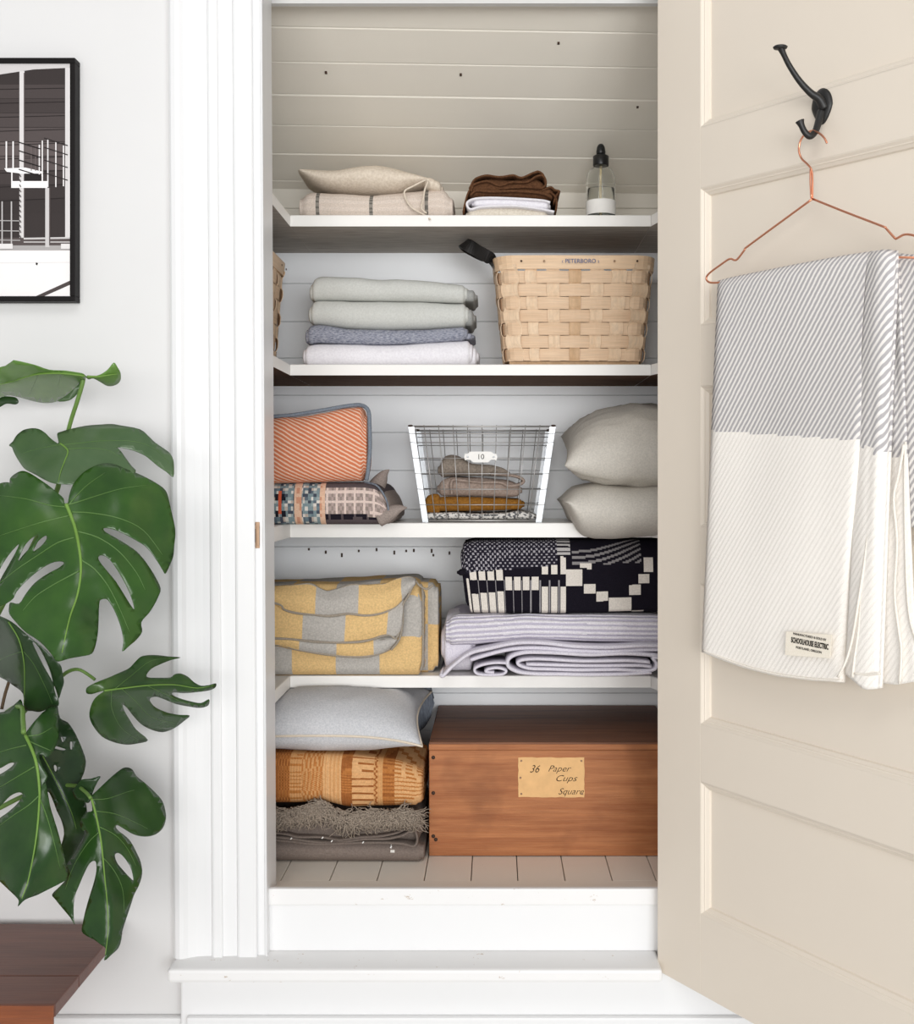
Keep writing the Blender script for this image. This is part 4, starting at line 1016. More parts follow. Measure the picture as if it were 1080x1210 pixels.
tube('neck_wire', hp([(957.5, 200), (957.5, 218), (958.5, 234)], ho+.003), .0014, M['copper'], t, 3, 8)
tube('shoulder_wire', hp([(960, 235), (921, 263.5), (883, 291.5), (880, 295), (872, 305.5), (868, 307.5), (862, 306), (850, 314), (838, 323), (834.5, 329), (838, 333.5), (848, 334), (862, 332.5)]), .0018, M['copper'], t, 4, 8)
tube('shoulder_wire', hp([(960, 235), (1000, 251), (1043, 267.5), (1047, 270), (1057, 281), (1060, 281.5), (1070, 277), (1085, 280), (1108, 292), (1116, 300), (1112, 305), (1100, 305)]), .0018, M['copper'], t, 4, 8)
tube('trouser_bar', hp([(862, 332.5), (950, 317), (1040, 303.5), (1100, 305)]), .0018, M['copper'], t, 1, 8)
# throw on the hanger
n_ = NT('twill_throw'); u_, v_ = n_.uv()
a_ = n_.math('ADD', n_.math('MULTIPLY', u_, 104), n_.math('MULTIPLY', v_, 70)); a_ = n_.math('ADD', a_, n_.math('MULTIPLY', n_.noise(70, 2), .3))
d_ = n_.math('ABSOLUTE', n_.math('SUBTRACT', n_.math('FRACT', a_), .5)); k_ = n_.ramp(d_, .2, .3)
b_ = n_.math('ADD', n_.math('MULTIPLY', u_, 180), n_.math('MULTIPLY', v_, 120)); e_ = n_.math('ABSOLUTE', n_.math('SUBTRACT', n_.math('FRACT', b_), .5))
grey_ = n_.mix(k_, rgb(238, 234, 230), rgb(176, 173, 175)); at_ = n_.n('ShaderNodeAttribute'); at_.attribute_name = 'Col'
f_ = n_.ramp(n_.noise(500, 2), .3, .7)
cream_ = n_.mix(n_.math('MULTIPLY', n_.ramp(e_, .1, .4), .13), rgb(251, 246, 239), rgb(236, 228, 217))
sp_ = n_.n('ShaderNodeSeparateColor'); n_.link(at_.outputs['Color'], sp_.inputs[0])
col_ = n_.mix(sp_.outputs[0], cream_, grey_); col_ = n_.mix(n_.math('MULTIPLY', f_, .12), col_, rgb(190, 180, 168))
n_.bump(n_.math('ADD', n_.math('MULTIPLY', k_, .6), n_.noise(700, 1)), .5, .0015); TW = n_.done(col_, .95, .1)
SEL = cloth('cream_selvedge', rgb(246, 240, 230), rgb(234, 226, 214), 500)
t = thing('hanging_throw', 'large throw, grey twill above and cream below, draped over the copper hanger', 'blanket', onp(950, 800, .03))
def drop(name, top, bot, split, o0, o1, nu=36, nv=70, thick=.006, bulge=None, wav=.003, seed=0):
    """One hanging layer: top and bot are pixel edges, o0/o1 its distance from the door at the top and bottom; split is the height where grey meets cream."""
    zs = {}
    def fn(s, q):
        xa = lerp(top[0][0], top[-1][0], s); xb = lerp(bot[0][0], bot[-1][0], s)
        ya, yb = sint(top, xa), sint(bot, xb)
        e = q**.98
        o = lerp(o0, o1, q)+wav*mnoise.noise(Vector((s*4+seed, q*2.2, seed*1.3)))*min(1, q*4)
        if q < .03: o -= .010*(1-q/.03)**2
        if bulge: o += bulge(s, q)
        return onp(lerp(xa, xb, q), lerp(ya, yb, q), o)
    V = [fn(i/nu, j/nv) for i in range(nu+1) for j in range(nv+1)]
    UV = []
    for i in range(nu+1):
        for j in range(nv+1):
            s, zz = dinv(V[i*(nv+1)+j]); UV.append((s, -zz))
    Fc = []; C = []
    for i in range(nu):
        for j in range(nv):
            Fc.append((i*(nv+1)+j, i*(nv+1)+j+1, (i+1)*(nv+1)+j+1, (i+1)*(nv+1)+j))
            s = (i+.5)/nu; q = (j+.5)/nv; xa = lerp(top[0][0], top[-1][0], s); xb = lerp(bot[0][0], bot[-1][0], s)
            py = lerp(sint(top, xa), sint(bot, xb), q); C.append((1, 1, 1) if py < split(s) else (0, 0, 0))
    o = obj(name, V, Fc, TW, t, uvs=UV, cols=C, solid=thick)
    return V
def hem(name, pts, offs, r=.0028): tube(name, [onp(x, y, o) for (x, y), o in zip(pts, offs)], r, SEL, t, 4, 7)
drop('back_layer', [(1030, 302), (1060, 300), (1100, 304)], [(1050, 622), (1075, 623), (1100, 625)], lambda s: 2000, .016, .016, 14, 40, .004, seed=5)
drop('rear_fold', [(1042, 299), (1052, 298), (1062, 300)], [(1036, 806), (1060, 809), (1084, 805)], lambda s: 540, .020, .022, 16, 120, .005, seed=6)
drop('middle_fold', [(1026, 300), (1046, 296), (1062, 298)], [(1000, 796), (1022, 815), (1042, 813)], lambda s: 528 if s < .5 else 536, .034, .030, 22, 120, .006, seed=2, bulge=lambda s, q: .010*math.sin(math.pi*min(1, s*1.1)))
drop('front_layer', [(850, 333), (870, 328), (940, 314), (1000, 303), (1042, 297)], [(831, 770), (850, 778), (880, 789), (920, 799), (960, 804), (997, 806)], lambda s: 509+12*s, .036, .038, 60, 170, .007, seed=1, bulge=lambda s, q: -.012*max(0, (s-.93)/.07)**2-.006*max(0, (.04-s)/.04)**2+.003*math.sin(q*9+s*4))
hem('selvedge', [(1029, 600), (1022, 660), (1016, 700), (1008, 750), (1000, 780), (990, 800)], [.040, .0415, .043, .044, .045, .045], .0022)
hem('selvedge', [(1018, 700), (1015, 740), (1010, 775), (1007, 800)], [.040, .0415, .042, .042], .002)
hem('selvedge', [(1068, 525), (1062, 560), (1056, 590), (1060, 640), (1057, 700), (1062, 745), (1065, 770), (1063, 808)], [.030]*8, .0022)
hem('selvedge', [(1070, 522), (1069, 570), (1070, 640), (1072, 700), (1076, 735), (1084, 760)], [.026]*6, .002)
hem('bottom_hem', [(831, 768), (850, 776), (880, 787), (920, 797), (960, 802), (995, 804)], [.041]*6, .002)
hem('bottom_hem', [(1010, 796), (1022, 797), (1040, 796)], [.042]*3, .002)
# cloth label
V = [onp(x, y, .0455) for x, y in ((929, 746), (983, 750), (981, 778), (928, 774))]
lb = tag(obj('cloth_label', V, [(0, 3, 2, 1)], cloth('label_cotton', rgb(250, 242, 228), rgb(240, 231, 214), 500), t, solid=.0012, smooth=False), 'cream woven maker label')
rz_ = -math.atan2(math.cos(th), math.sin(th))
for body, sz, px, py, wd in (('MANUFACTURED & SOLD BY', .0055, 956.5, 752.5, 39), ('SCHOOLHOUSE ELECTRIC', .0125, 956.5, 760.5, 44), ('PORTLAND, OREGON', .0055, 955.5, 768, 30)):
    c = onp(px, py, .0468); s1 = dinv(onp(px-wd/2, py, .0468))[0]; s2 = dinv(onp(px+wd/2, py, .0468))[0]
    o = text('lettering', body, sz, c, (math.pi/2, 0, rz_), M['ink'], lb, width=s2-s1, bold=.0003 if sz > .01 else 0)
    o.rotation_euler = (Matrix.Rotation(rz_, 3, 'Z') @ Matrix.Rotation(math.radians(2.5), 3, 'Y') @ Matrix.Rotation(math.pi/2, 3, 'X')).to_euler()
# ------------------------------------------------------------------ brass catch on the casing
Yc_ = YW-.0205
t = thing('door_catch', 'small worn brass catch plate screwed to the white door casing', 'catch', P(302.5, 652, Yc_))
def pbox(name, a, b, c, d, y0, y1, mat, parent, bev=.0006): return box(name, X(a, Yc_), X(c, Yc_), y0, y1, Z(d, Yc_), Z(b, Yc_), mat, parent, bev)
yk = YW-.0128
pbox('catch_plate', 298.6, 617, 306, 648, yk-.0014, yk+.0006, M['brass'], t)
pbox('catch_lip', 303, 622, 306, 645, yk-.005, yk-.0015, M['brass'], t)
pbox('catch_bolt', 299.4, 625, 301.4, 641, yk-.0035, yk-.0015, M['nail'], t)
for yy in (619.5, 645.5): lathe_at('screw_head', [(.0022, 0), (.0022, .0007), (.001, .0011)], M['nail'], t, P(300.6, yy, yk-.0014), RX, 10)

# ------------------------------------------------------------------ framed photograph
Yp = 2.172
t = thing('framed_photograph', 'black framed black-and-white photograph of a railed platform, hung on the white wall', 'picture', P(-20, 356, YW))
fx0, fx1, fy0, fy1 = -135, 88.5, 68, 356; bw_ = 6.2
def fbar(a, b, c, d):
    bm = bmesh.new(); add_box(bm, X(a, Yp), X(c, Yp), Yp, YW-.0005, Z(d, Yp), Z(b, Yp), .0012); bm_obj('frame_bar', bm, M['black'], t)
fbar(fx0, fy0, fx1, fy0+bw_); fbar(fx0, fy1-bw_, fx1, fy1); fbar(fx0, fy0+bw_, fx0+bw_, fy1-bw_); fbar(fx1-bw_, fy0+bw_, fx1, fy1-bw_)
Yq = Yp+.006
V = []; Fc = []; C = []
def pq(pts, g, lv):
    b = len(V); y = Yq-.00004*len(C)
    for a, c in pts: V.append(P(a, c, y))
    Fc.append(tuple(range(b, b+len(pts)))[::-1]); C.append(tuple(lin(max(0, min(255, v))) for v in ((g+3, g-1, g-2) if g > 150 else (g*.8+2, g*.74, g*.73))))
def pr_(x0, y0, x1, y1, g, lv): pq([(x0, y0), (x1, y0), (x1, y1), (x0, y1)], g, lv)
def line(x0, y0, x1, y1, wd, g, lv):
    d = math.hypot(x1-x0, y1-y0); nx, ny = -(y1-y0)/d*wd/2, (x1-x0)/d*wd/2; pq([(x0+nx, y0+ny), (x1+nx, y1+ny), (x1-nx, y1-ny), (x0-nx, y0-ny)], g, lv)
pr_(-130, 72, 84, 351, 72, 0)
for k in range(9): pr_(-130, 100+k*17, 84, 116+k*17, (92, 84, 96, 104, 120, 112, 84, 74, 70)[k], 1)
for k in range(9): line(-130, 108+k*17, 84, 104+k*16.2, .9, 50, 2)
pr_(-130, 74, 84, 80, 176, 2); pq([(-130, 92), (0, 88), (40, 82), (84, 80), (84, 74), (20, 74), (-130, 84)], 205, 3)
pr_(23, 84, 29, 281, 214, 4); pr_(28, 86, 29.2, 281, 120, 5); pr_(77, 80, 81.5, 285, 214, 4); pr_(81.5, 80, 84, 300, 236, 4)
pr_(-130, 281, 84, 292, 108, 4); line(28, 282, 84, 281, 2, 200, 5); line(28, 286, 84, 286, 1.4, 190, 5); pr_(-130, 290, 84, 297, 168, 5)
pr_(-130, 296, 84, 351, 240, 5); line(-130, 312, 84, 310, .6, 214, 6); pq([(42.5, 310), (45, 311), (44, 313.6), (42, 312.4)], 40, 7)
pq([(40, 351), (50, 351), (84, 336), (84, 331)], 96, 6)
pr_(53.5, 222, 58.5, 292, 200, 6); pr_(58, 222, 59.4, 290, 110, 7)
pq([(5, 199), (30, 198), (51, 203), (50, 208), (8, 203)], 244, 7); pr_(14, 214, 56, 222, 246, 7); line(14, 200, 14, 222, 1.6, 236, 8); line(50, 206, 50, 214, 1.6, 236, 8); pr_(29, 205, 49, 213, 50, 6)
for x in (7.5, 15.5): line(x, 167, x, 202, 1.7, 236, 8)
for x in (37, 42): line(x, 172, x, 202, 1.0, 140, 7)
for x, a, b in ((46.5, 171, 206), (50, 166, 206), (56.5, 165, 221), (66, 168, 221), (75, 172, 220)): line(x, a, x, b, 1.5, 228, 8)
for yy in (167, 177, 188, 199): line(22, yy+1, 48, yy+9, 1.3, 44, 8)
for yy in (163, 174, 189, 204): line(52, yy, 80, yy+9, 1.2, 60, 8)
for x in (-9, 2.5, 13.5): line(x, 238, x, 288, 1.5, 190, 8)
for yy in (260, 272, 283): line(-40, yy, 24, yy+1, 1.1, 170, 8)
pr_(-130, 288, 15, 294, 226, 8); pr_(72, 288, 84, 294, 226, 8)
for yy in range(206, 280, 6): line(23, yy, 24.6, yy+3, 1.2, 80, 7)
tm = NT('print_ink'); at = tm.n('ShaderNodeAttribute'); at.attribute_name = 'Col'; M['print'] = tm.done(at.outputs['Color'], .5, .12)
obj('print', V, Fc, M['print'], t, cols=C, smooth=False)
box('backing_board', X(fx0+3, Yp), X(fx1-3, Yp), Yq+.001, Yq+.004, Z(fy1-3, Yp), Z(fy0+3, Yp), M['paper'], t, 0)

# ------------------------------------------------------------------ bench
BR1 = wood('bench_top_wood', rgb(120, 78, 64), rgb(98, 62, 52), 4, (1, 10, 10), .4, .4); BR2 = wood('bench_edge_wood', rgb(156, 88, 50), rgb(118, 64, 38), 4, (1, 10, 10), .45, .4)
bz = Z(1092, 2.17); by0 = (ZC-bz)*F/(1188-PY); by1 = 2.172; bx1 = X(64, by0); bx0 = -2.0
t = thing('wooden_bench', 'low brown plank-topped wooden bench against the white wall, under the monstera', 'bench', ((bx0+bx1)/2, (by0+by1)/2, 0))
yj = (ZC-bz)*F/(1153-PY)
box('top_plank', bx0, bx1, by0+.004, yj-.0006, bz-.022, bz, BR1, t, .002); box('top_plank', bx0, bx1, yj+.0006, by1, bz-.022, bz, BR1, t, .002)
box('front_edge', bx0, bx1-.001, by0, by0+.0035, bz-.0215, bz-.001, BR2, t, .001)
box('front_moulding', bx0, bx1-.004, by0+.0045, by0+.0115, bz-.048, bz-.0225, BR2, t, .002)
box('apron', bx0+.071, bx1-.213, by0+.012, by0+.03, bz-.10, bz-.0225, BR2, t, .002); box('apron', bx0+.071, bx1-.213, by1-.03, by1-.012, bz-.10, bz-.0225, BR2, t, .002)
box('apron', bx1-.184, bx1-.166, by0+.059, by1-.059, bz-.10, bz-.0225, BR2, t, .002)
for xx in (bx0+.02, bx1-.212):
    for yy in (by0+.008, by1-.058): box('leg', xx, xx+.05, yy+.001, yy+.05, 0, bz-.0228, BR2, t, .003)

# ------------------------------------------------------------------ monstera
def leafmat(name, c1, c2, under=False):
    n = NT(name); f = n.ramp(n.noise(14, 3), .3, .7); col = n.mix(f, rgb(*c1), rgb(*c2))
    g = n.ramp(n.noise(7, 2), .62, .8); col = n.mix(n.math('MULTIPLY', g, .35), col, rgb(96, 120, 60))
    n.bump(n.noise(40, 2), .12, .003)
    n.b.inputs['Coat Weight'].default_value = .06; n.b.inputs['Coat Roughness'].default_value = .2
    return n.done(col, .27, .42)
LM = leafmat('leaf_green', (38, 70, 25), (54, 90, 32)); LF = leafmat('leaf_mid_green', (32, 60, 25), (46, 78, 30)); LD = leafmat('leaf_deep_green', (28, 50, 26), (42, 68, 32)); LL = leafmat('leaf_fresh_green', (80, 118, 52), (98, 136, 60)); LG = leafmat('leaf_grey_green', (66, 92, 58), (84, 106, 72))
VS = plain('side_leaf_vein', rgb(84, 118, 58), .4, .4, 0, .1); VN = plain('leaf_vein', rgb(112, 148, 66), .5, .3, 0, .1); ST = plain('petiole_green', rgb(104, 136, 66), .45, .35, 0, .12); STB = plain('petiole_brown', rgb(86, 70, 52), .6, .2, 0, .15)
pot = Vector((-1.22, 2.0, bz))
plant = thing('monstera', 'large monstera plant with split glossy leaves trailing in front of the white wall', 'plant', pot)
lathe('pot', [(.085, 0), (.09, .004), (.115, .15), (.122, .152), (.124, .185), (.114, .185), (.110, .15), (.10, .148)], pot, M['terracotta'], plant)
lathe('soil', [(.02, .150), (.108, .151), (.02, .156)], pot, M['soil'], plant, 24)
def inside(p, poly):
    x, y = p; c = False; j = len(poly)-1
    for i in range(len(poly)):
        xi, yi = poly[i]; xj, yj_ = poly[j]
        if (yi > y) != (yj_ > y) and x < (xj-xi)*(y-yi)/(yj_-yi)+xi: c = not c
        j = i
    return c
def smooth2(pts, n=3): return [(p.x, p.y) for p in catmull([(a, b, 0) for a, b in pts], n, True)]
def pdist(p, line):
    best = 1e9
    for (a, b), (c, d) in zip(line, line[1:]):
        L = (c-a)**2+(d-b)**2; k = max(0, min(1, ((p[0]-a)*(c-a)+(p[1]-b)*(d-b))/L)); q = math.hypot(p[0]-a-k*(c-a), p[1]-b-k*(d-b)); best = min(best, q)
    return best
def leaf(outline, mid, veins, mat, Y, ax=0, ay=0, fold=0, curl=0, holes=(), wav=.008, seed=0, cx=None, vein=True, vr=.0022):
    """A split leaf: outline, holes and veins are traced as pixels; every vertex gets its own depth from the blade's tilt, fold and curl."""
    ol = smooth2(outline, 3); hs = [smooth2(h, 3) for h in holes]
    cx = cx or (sum(p[0] for p in outline)/len(outline), sum(p[1] for p in outline)/len(outline))
    def depth(x, y):
        d = pdist((x, y), mid); r2 = ((x-cx[0])**2+(y-cx[1])**2)
        return Y+ax*(x-cx[0])+ay*(y-cx[1])+fold*d+curl*d*d*.01+wav*mnoise.noise(Vector((x*.022+seed, y*.022, seed)))
    pts = []; edges = []
    for loop in [ol]+hs:
        b = len(pts); pts += loop; edges += [(b+i, b+(i+1) % len(loop)) for i in range(len(loop))]
    x0, x1 = min(p[0] for p in ol), max(p[0] for p in ol); y0, y1 = min(p[1] for p in ol), max(p[1] for p in ol)
    st = 7.0; yy = y0; r = 0
    while yy < y1:
        xx = x0+(r % 2)*st/2
        while xx < x1:
            if inside((xx, yy), ol) and not any(inside((xx, yy), h) for h in hs): pts.append((xx, yy))
            xx += st
        yy += st*.87; r += 1
    v2, _, f2, *_ = delaunay_2d_cdt([Vector(p) for p in pts], edges, [], 0, 1e-4)
    V = [P(v.x, v.y, depth(v.x, v.y)) for v in v2]; Fc = []
    for f in f2:
        c = (sum(v2[i].x for i in f)/len(f), sum(v2[i].y for i in f)/len(f))
        if inside(c, ol) and not any(inside(c, h) for h in hs):
            a, b, d = (V[i] for i in f[:3]); n_ = (b-a).cross(d-a)
            Fc.append(list(f) if n_.y < 0 else list(f)[::-1])
    o = obj('leaf', V, Fc, mat, plant, solid=.0009)
    if vein:
        n = len(mid); tube('midrib', [P(a, b, depth(a, b)-.0006) for a, b in mid], [vr*(1-.75*i/(n-1)) for i in range(n)], VN, o, 4, 6)
        for vv in veins: tube('side_vein', [P(a, b, depth(a, b)-.0007) for a, b in (lambda q: [(v.x, v.y) for v in catmull([(c, d, 0) for c, d in q], 4)])(vv)], [vr*.42*(1-.7*i/((len(vv)-1)*4)) for i in range((len(vv)-1)*4+1)], VS, o, 1, 5)
    return depth
def z2(l): return [(x*330/1079, 410+y*330/1079) for x, y in l]        # tracing scales
def z3(l): return [(x*330/850, 740+y*330/850) for x, y in l]
def zb(l): return [(x*220/1065, 540+y*220/1065) for x, y in l]
def zc_(l): return [(x*210/1059, 900+y*210/1059) for x, y in l]
def zd(l): return [(x*130/605, 700+y*130/605) for x, y in l]
# A: uppermost leaf, seen nearly edge on
leaf([(-60, 440), (-30, 428), (0, 434), (14, 427), (18, 426), (40, 431), (58, 437), (76, 438), (90, 440), (99, 442), (101, 447), (96, 452), (84, 464), (68, 474), (52, 476), (36, 473), (22, 469), (8, 467), (-2, 472), (-50, 474)],
     [(100, 444), (70, 441), (40, 443), (10, 452), (-40, 462)], [[(45, 442), (40, 455), (34, 468)], [(72, 441), (70, 450), (67, 462)]], LL, 2.0, 0, .004, .0012, 0, wav=.014, seed=2)
leaf([(99, 442), (104, 446), (111, 445), (120, 442), (128, 436), (134.5, 428.5), (139, 434), (142.5, 441), (142, 450), (136, 455), (127, 456), (118, 451), (110, 447), (104, 448)], [(103, 445), (116, 445), (130, 443), (139, 442)], [], LL, 2.0, .001, .002, .001, 0, wav=.006, seed=5)
leaf([(68, 474), (80, 466), (92, 455), (99, 447), (96, 458), (90, 467), (81, 473.5)], [(97, 450), (84, 464), (72, 473)], [], LG, 2.02, 0, 0, 0, 0, vein=False)
leaf([(-40, 490), (-10, 476), (3, 469), (12, 468.5), (19, 470), (22, 475), (18, 478), (8, 477), (0, 481), (-20, 492)], [(18, 473), (-20, 484)], [], LD, 2.03, 0, 0, 0, 0, vein=False)
tube('petiole', [P(99, 445, 2.0), P(97, 455, 2.0), P(91, 475, 2.01), P(83, 500, 2.03), P(76, 530, 2.05), P(60, 600, 2.08), P(-20, 760, 2.06), P(-90, 900, 2.02), pot+Vector((.02, 0, .15))], [.004, .004, .004, .004, .0045, .005, .005, .006, .007], ST, plant, 4, 8)
# B: second leaf
leaf(z2([(35, 380), (50, 365), (62, 345), (80, 328), (100, 318), (128, 314), (152, 318), (175, 332), (195, 352), (222, 372), (226, 366), (222, 348), (222, 334), (236, 328), (262, 320), (330, 305), (390, 300), (430, 298), (470, 304), (540, 318), (575, 346), (600, 370), (650, 405), (667, 430), (672, 455), (670, 502), (642, 482), (612, 462), (588, 442), (560, 420), (520, 402), (490, 394), (455, 388), (468, 404), (486, 430), (508, 460), (525, 482), (480, 500), (400, 520), (330, 540), (270, 532), (210, 528), (170, 512), (140, 495), (110, 480), (92, 468), (72, 440), (56, 412), (46, 388)]),
     z2([(232, 372), (262, 400), (250, 440), (235, 480), (225, 525)]), [z2([(240, 378), (300, 372), (400, 362), (520, 365), (600, 395), (655, 450)]), z2([(250, 395), (340, 390), (420, 400), (470, 430)]), z2([(235, 376), (190, 385), (140, 395), (90, 410)])], LG, 1.97, 0, -.0012, .0006, 0, wav=.012, seed=11, vr=.0016)
# C: the large leaf
leaf([(-60, 600), (-30, 580), (0, 571), (10, 570)]+zb([(55, 150), (60, 120), (95, 92), (130, 80), (170, 92), (230, 130), (280, 165), (330, 205), (362, 235), (368, 262), (378, 268), (388, 264), (394, 230), (408, 180), (430, 140), (470, 95), (520, 62), (570, 42), (610, 36), (660, 44), (710, 65), (780, 92), (850, 125), (910, 160), (945, 190), (962, 230), (980, 310), (998, 390), (1003, 440), (996, 510), (990, 570), (968, 625), (946, 668),
     (930, 645), (905, 605), (870, 555), (830, 510), (780, 478), (720, 445), (660, 418), (610, 406), (592, 412), (604, 430), (660, 462), (720, 498), (780, 540), (825, 590), (860, 640), (890, 690), (918, 752), (905, 800), (880, 850), (850, 895), (808, 945), (812, 1000), (780, 1045), (740, 1080), (700, 1112), (706, 1060), (698, 1000), (680, 940), (650, 870), (618, 820), (595, 812), (572, 822), (566, 860), (564, 920), (560, 1000), (548, 1070), (525, 1125), (470, 1140), (400, 1152), (345, 1168), (320, 1165), (280, 1110), (220, 1050), (150, 1005), (95, 950), (55, 900), (52, 860), (62, 832), (110, 838), (150, 780), (200, 720), (270, 670), (340, 632), (366, 606), (340, 598), (290, 608), (220, 650), (150, 710), (95, 770), (62, 822)])+[(-10, 716), (-50, 690), (-75, 650)],
     zb([(378, 268), (400, 320), (428, 400), (450, 500), (462, 600), (460, 690), (440, 800), (405, 900), (380, 1000), (355, 1120)]),
     [zb([(385, 272), (430, 262), (560, 220), (700, 180), (850, 160)]), zb([(392, 275), (430, 230), (500, 160), (600, 90)]), zb([(410, 315), (520, 320), (680, 350), (820, 420), (930, 560)]), zb([(440, 425), (560, 460), (680, 540), (780, 660), (830, 760)]), zb([(465, 590), (540, 640), (620, 740), (690, 880), (740, 1000)]),
      zb([(372, 285), (280, 275), (150, 240), (0, 220)]), zb([(395, 335), (250, 370), (120, 410), (0, 450)]), zb([(425, 460), (330, 490), (220, 560), (100, 640), (0, 720)]), zb([(455, 650), (380, 690), (290, 740), (200, 800), (130, 880)])],
     LM, 1.86, .0003, -.0006, .0004, .0003, holes=[zb([(562, 578), (572, 564), (592, 564), (625, 585), (660, 630), (700, 695), (735, 765), (758, 825), (768, 872), (745, 845), (705, 780), (660, 710), (615, 655), (575, 605)]),
      zb([(105, 595), (120, 550), (150, 495), (190, 458), (218, 448), (205, 478), (170, 520), (130, 565)]), zb([(190, 540), (200, 510), (225, 475), (262, 450), (266, 470), (240, 505), (212, 528)]), zb([(-30, 720), (0, 640), (50, 560), (105, 500), (98, 530), (60, 600), (20, 670), (-10, 720)])], wav=.016, seed=17, vr=.0034)
# D: dark leaf below it
leaf([(-40, 735), (-20, 722), (0, 728), (14, 735), (26, 745), (40, 757), (48, 763), (58, 772), (66, 781), (72, 787), (74, 797), (75.5, 806), (73, 815), (69, 826), (65, 818), (63, 808), (60, 795), (55, 782), (48, 768), (41, 759), (38.5, 760), (44, 772), (52, 788), (59, 800), (65, 812), (68.5, 824), (69, 834), (60, 836), (48, 841), (38, 840), (28.5, 838), (27.5, 820), (16, 810), (0, 800), (-30, 790)],
     [(10, 735), (22, 755), (28, 780), (29, 805), (28.5, 836)], [[(28, 770), (40, 785), (55, 815), (62, 832)], [(26, 770), (10, 775), (-10, 785)]], LD, 1.92, -.001, .0006, .0008, 0, wav=.012, seed=23, vr=.0012)
# E: side leaf with long fingers
leaf(z3([(262, 192), (268, 184), (290, 172), (330, 156), (362, 142), (392, 128), (410, 110), (428, 93), (450, 88), (480, 88), (515, 92), (550, 95), (520, 103), (485, 117), (460, 130), (446, 148), (452, 156), (485, 157), (518, 156), (532, 146), (550, 144), (572, 154), (590, 170), (612, 181), (640, 178), (657, 174), (655, 186), (636, 195), (600, 200), (560, 203), (528, 201), (524, 208), (545, 219), (580, 229), (612, 234), (636, 222), (634, 240), (610, 248), (575, 244), (535, 236), (500, 222), (476, 214), (458, 218), (458, 230), (475, 248), (510, 263), (545, 270), (577, 272), (560, 288), (530, 310), (495, 322), (460, 314), (430, 298), (405, 272), (388, 250), (374, 238), (378, 256), (395, 285), (415, 315), (450, 346), (420, 356), (385, 360), (345, 352), (310, 335), (284, 304), (272, 275), (276, 245), (290, 218), (316, 198), (300, 200), (280, 206), (264, 204)]),
     z3([(318, 196), (380, 188), (450, 180), (530, 178), (600, 188), (650, 180)]), [z3([(350, 190), (400, 150), (460, 105), (530, 96)]), z3([(370, 190), (410, 225), (460, 275), (530, 295)]), z3([(340, 196), (340, 250), (370, 310), (420, 345)]), z3([(450, 182), (500, 205), (560, 232), (620, 240)])], LF, 1.98, .0012, .0006, .0012, 0, wav=.012, seed=31, vr=.0015)
tube('petiole', [P(112, 803, 1.985), P(104, 797, 1.99), P(92, 791, 1.99), P(78, 795, 2.0), P(60, 812, 2.02), P(20, 850, 2.04), P(-60, 940, 2.03), pot+Vector((.03, .01, .15))], [.003, .003, .003, .0035, .004, .004, .005, .006], ST, plant, 4, 8)
# F: long leaf reaching down over the bench, G: the one behind it
leaf(zd([(310, 618), (330, 690), (372, 715), (405, 760), (430, 810), (455, 870), (472, 930), (462, 990), (446, 1030), (440, 1080), (470, 1150), (480, 1240), (470, 1330), (440, 1400), (400, 1470), (365, 1520), (345, 1480), (330, 1420), (352, 1330), (340, 1260), (312, 1200), (290, 1140), (265, 1095), (250, 1130), (230, 1060), (215, 900), (240, 760), (270, 660)]), zd([(235, 900), (290, 1000), (340, 1100), (390, 1200), (420, 1300)]), [], LD, 1.97, .0006, 0, .0006, 0,
     holes=[zd([(296, 952), (308, 952), (314, 970), (306, 986), (298, 974)]), zd([(275, 838), (300, 842), (330, 852), (360, 862), (350, 868), (315, 862), (288, 852)]), zd([(335, 795), (344, 800), (350, 818), (342, 822)]), zd([(386, 822), (398, 826), (396, 862), (386, 858)])], wav=.01, seed=37, vr=.0011)
leaf(zd([(-200, 640), (-100, 650), (0, 660), (45, 645), (90, 608), (115, 590), (130, 640), (134, 720), (136, 780), (150, 760), (185, 715), (230, 665), (270, 635), (312, 622), (320, 660), (318, 720), (322, 800), (300, 860), (262, 905), (215, 890), (235, 960), (262, 1010), (240, 1060)])+zc_([(270, 120), (285, 190), (300, 270), (318, 330), (340, 400), (362, 480), (385, 580), (402, 690), (360, 725), (290, 760), (220, 795), (150, 822), (108, 862), (112, 830), (95, 805), (50, 762), (0, 715), (-80, 650), (-120, 540), (-110, 420), (-40, 360), (0, 335), (50, 300), (100, 255), (130, 215), (134, 192), (110, 184), (60, 205), (0, 265), (-60, 300), (-150, 200), (-130, 110), (-60, 90), (0, 75), (50, 45), (82, 18), (80, 6), (50, 12), (0, 40), (-80, 70), (-160, 0)])+zd([(-230, 850), (-250, 740)]),
     zd([(140, 785), (170, 850), (195, 920), (210, 1000), (218, 1100)])+zc_([(235, 230), (228, 340), (215, 460), (195, 580), (165, 720), (130, 815)]), [zd([(150, 790), (220, 780), (290, 740)]), zd([(155, 815), (220, 845), (280, 870)]), zd([(145, 840), (60, 860), (-40, 890)]), zc_([(205, 30), (120, 80), (20, 140), (-60, 180)]), zc_([(235, 200), (170, 260), (80, 320), (0, 380)]), zc_([(236, 215), (280, 330), (320, 470), (360, 640)])], LF, 1.84, 0, -.0005, .0006, .0006, wav=.016, seed=43, vr=.003)
tube('petiole', [P(28, 866, 1.83), P(27, 850, 1.86), P(24, 835, 1.9), P(0, 850, 1.95), P(-60, 930, 1.98), pot+Vector((.05, -.02, .15))], [.004, .004, .004, .0045, .005, .006], ST, plant, 4, 8)
tube('petiole', [P(2, 838, 1.97), P(6, 820, 1.98), P(12, 800, 2.0), P(20, 760, 2.02)], .003, STB, plant, 4, 8)
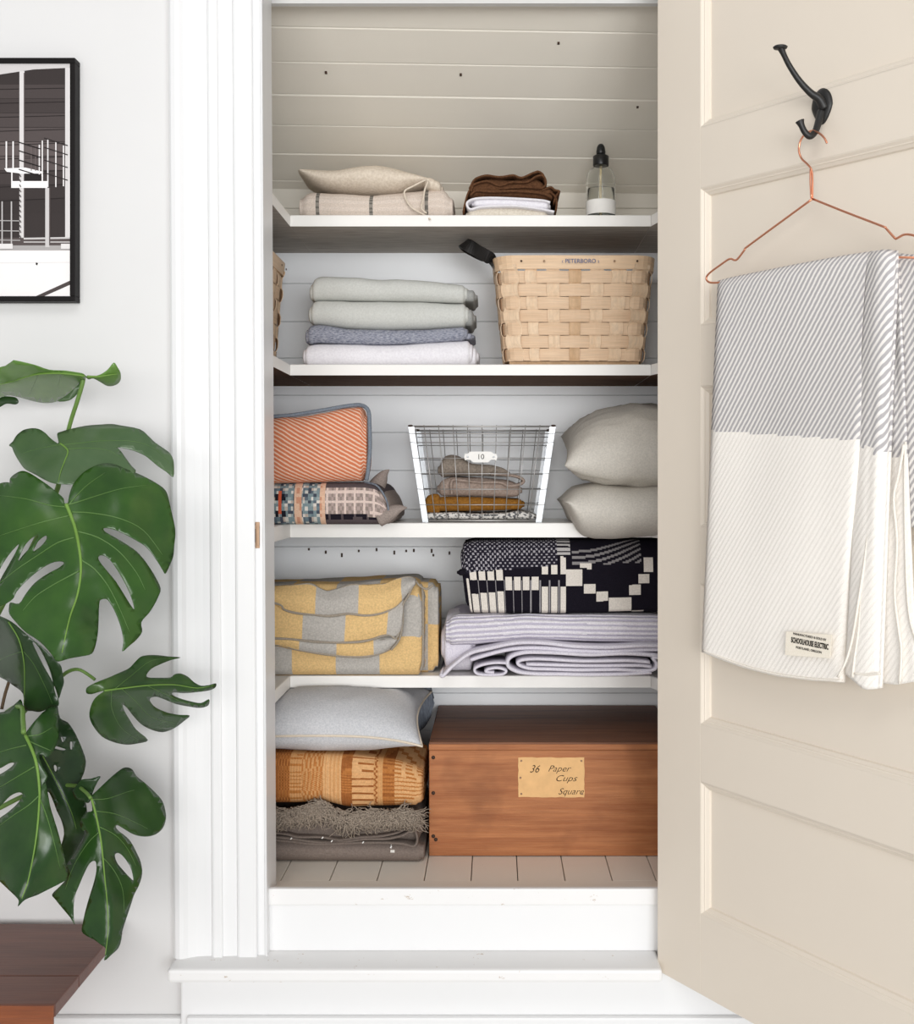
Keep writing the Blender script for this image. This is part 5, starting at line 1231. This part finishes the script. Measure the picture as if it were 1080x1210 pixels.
# H: lowest leaf on the right, with its small ear
leaf(zc_([(430, 180), (450, 150), (485, 108), (540, 102), (598, 86), (582, 120), (560, 165), (545, 210), (530, 245), (500, 240), (460, 230)]), zc_([(545, 205), (500, 190), (450, 170)]), [], LD, 1.945, 0, 0, 0, 0, vein=False)
leaf(zc_([(540, 215), (556, 192), (590, 160), (640, 112), (690, 68), (730, 40), (760, 35), (790, 50), (812, 86), (860, 125), (920, 180), (965, 232), (984, 290), (988, 340), (970, 395), (930, 432), (880, 446), (825, 442), (780, 425), (740, 400), (700, 378), (690, 392), (710, 416), (745, 442), (780, 480), (812, 540), (838, 600), (846, 670), (826, 740), (800, 790), (780, 850), (750, 940), (728, 1010), (722, 1060), (705, 1110), (665, 1150), (622, 1185), (630, 1140), (628, 1110), (600, 1090), (560, 1060), (520, 1040), (488, 1010), (496, 950), (512, 880), (538, 790), (560, 720), (574, 650), (572, 600), (556, 592), (530, 612), (500, 670), (470, 740), (446, 800), (438, 870), (440, 940), (445, 972), (420, 930), (370, 870), (330, 820), (312, 790), (360, 740), (400, 690), (396, 625), (430, 570), (480, 500), (512, 430), (508, 408), (492, 412), (478, 370), (490, 330), (520, 300), (550, 290)]),
     zc_([(545, 220), (565, 290), (585, 380), (600, 460), (612, 560), (625, 700), (640, 850), (645, 1000), (628, 1150)]), [zc_([(550, 225), (640, 220), (760, 180), (800, 170)]), zc_([(575, 295), (680, 310), (800, 360), (880, 400)]), zc_([(595, 390), (690, 440), (760, 520), (810, 620)]), zc_([(612, 570), (680, 650), (730, 760), (740, 900)]), zc_([(590, 420), (520, 490), (440, 620), (390, 760)])], LF, 1.90, .0005, -.0005, .0008, .0006, holes=[zc_([(685, 552), (702, 544), (728, 558), (760, 598), (784, 645), (795, 706), (772, 690), (735, 650), (702, 610), (686, 575)])], wav=.014, seed=51, vr=.0022)
tube('petiole', [P(107, 943, 1.905), P(100, 935, 1.93), P(85, 928, 1.97), P(40, 935, 2.0), P(-60, 985, 2.0), pot+Vector((.06, -.01, .15))], [.003, .003, .0035, .004, .005, .006], ST, plant, 4, 8)
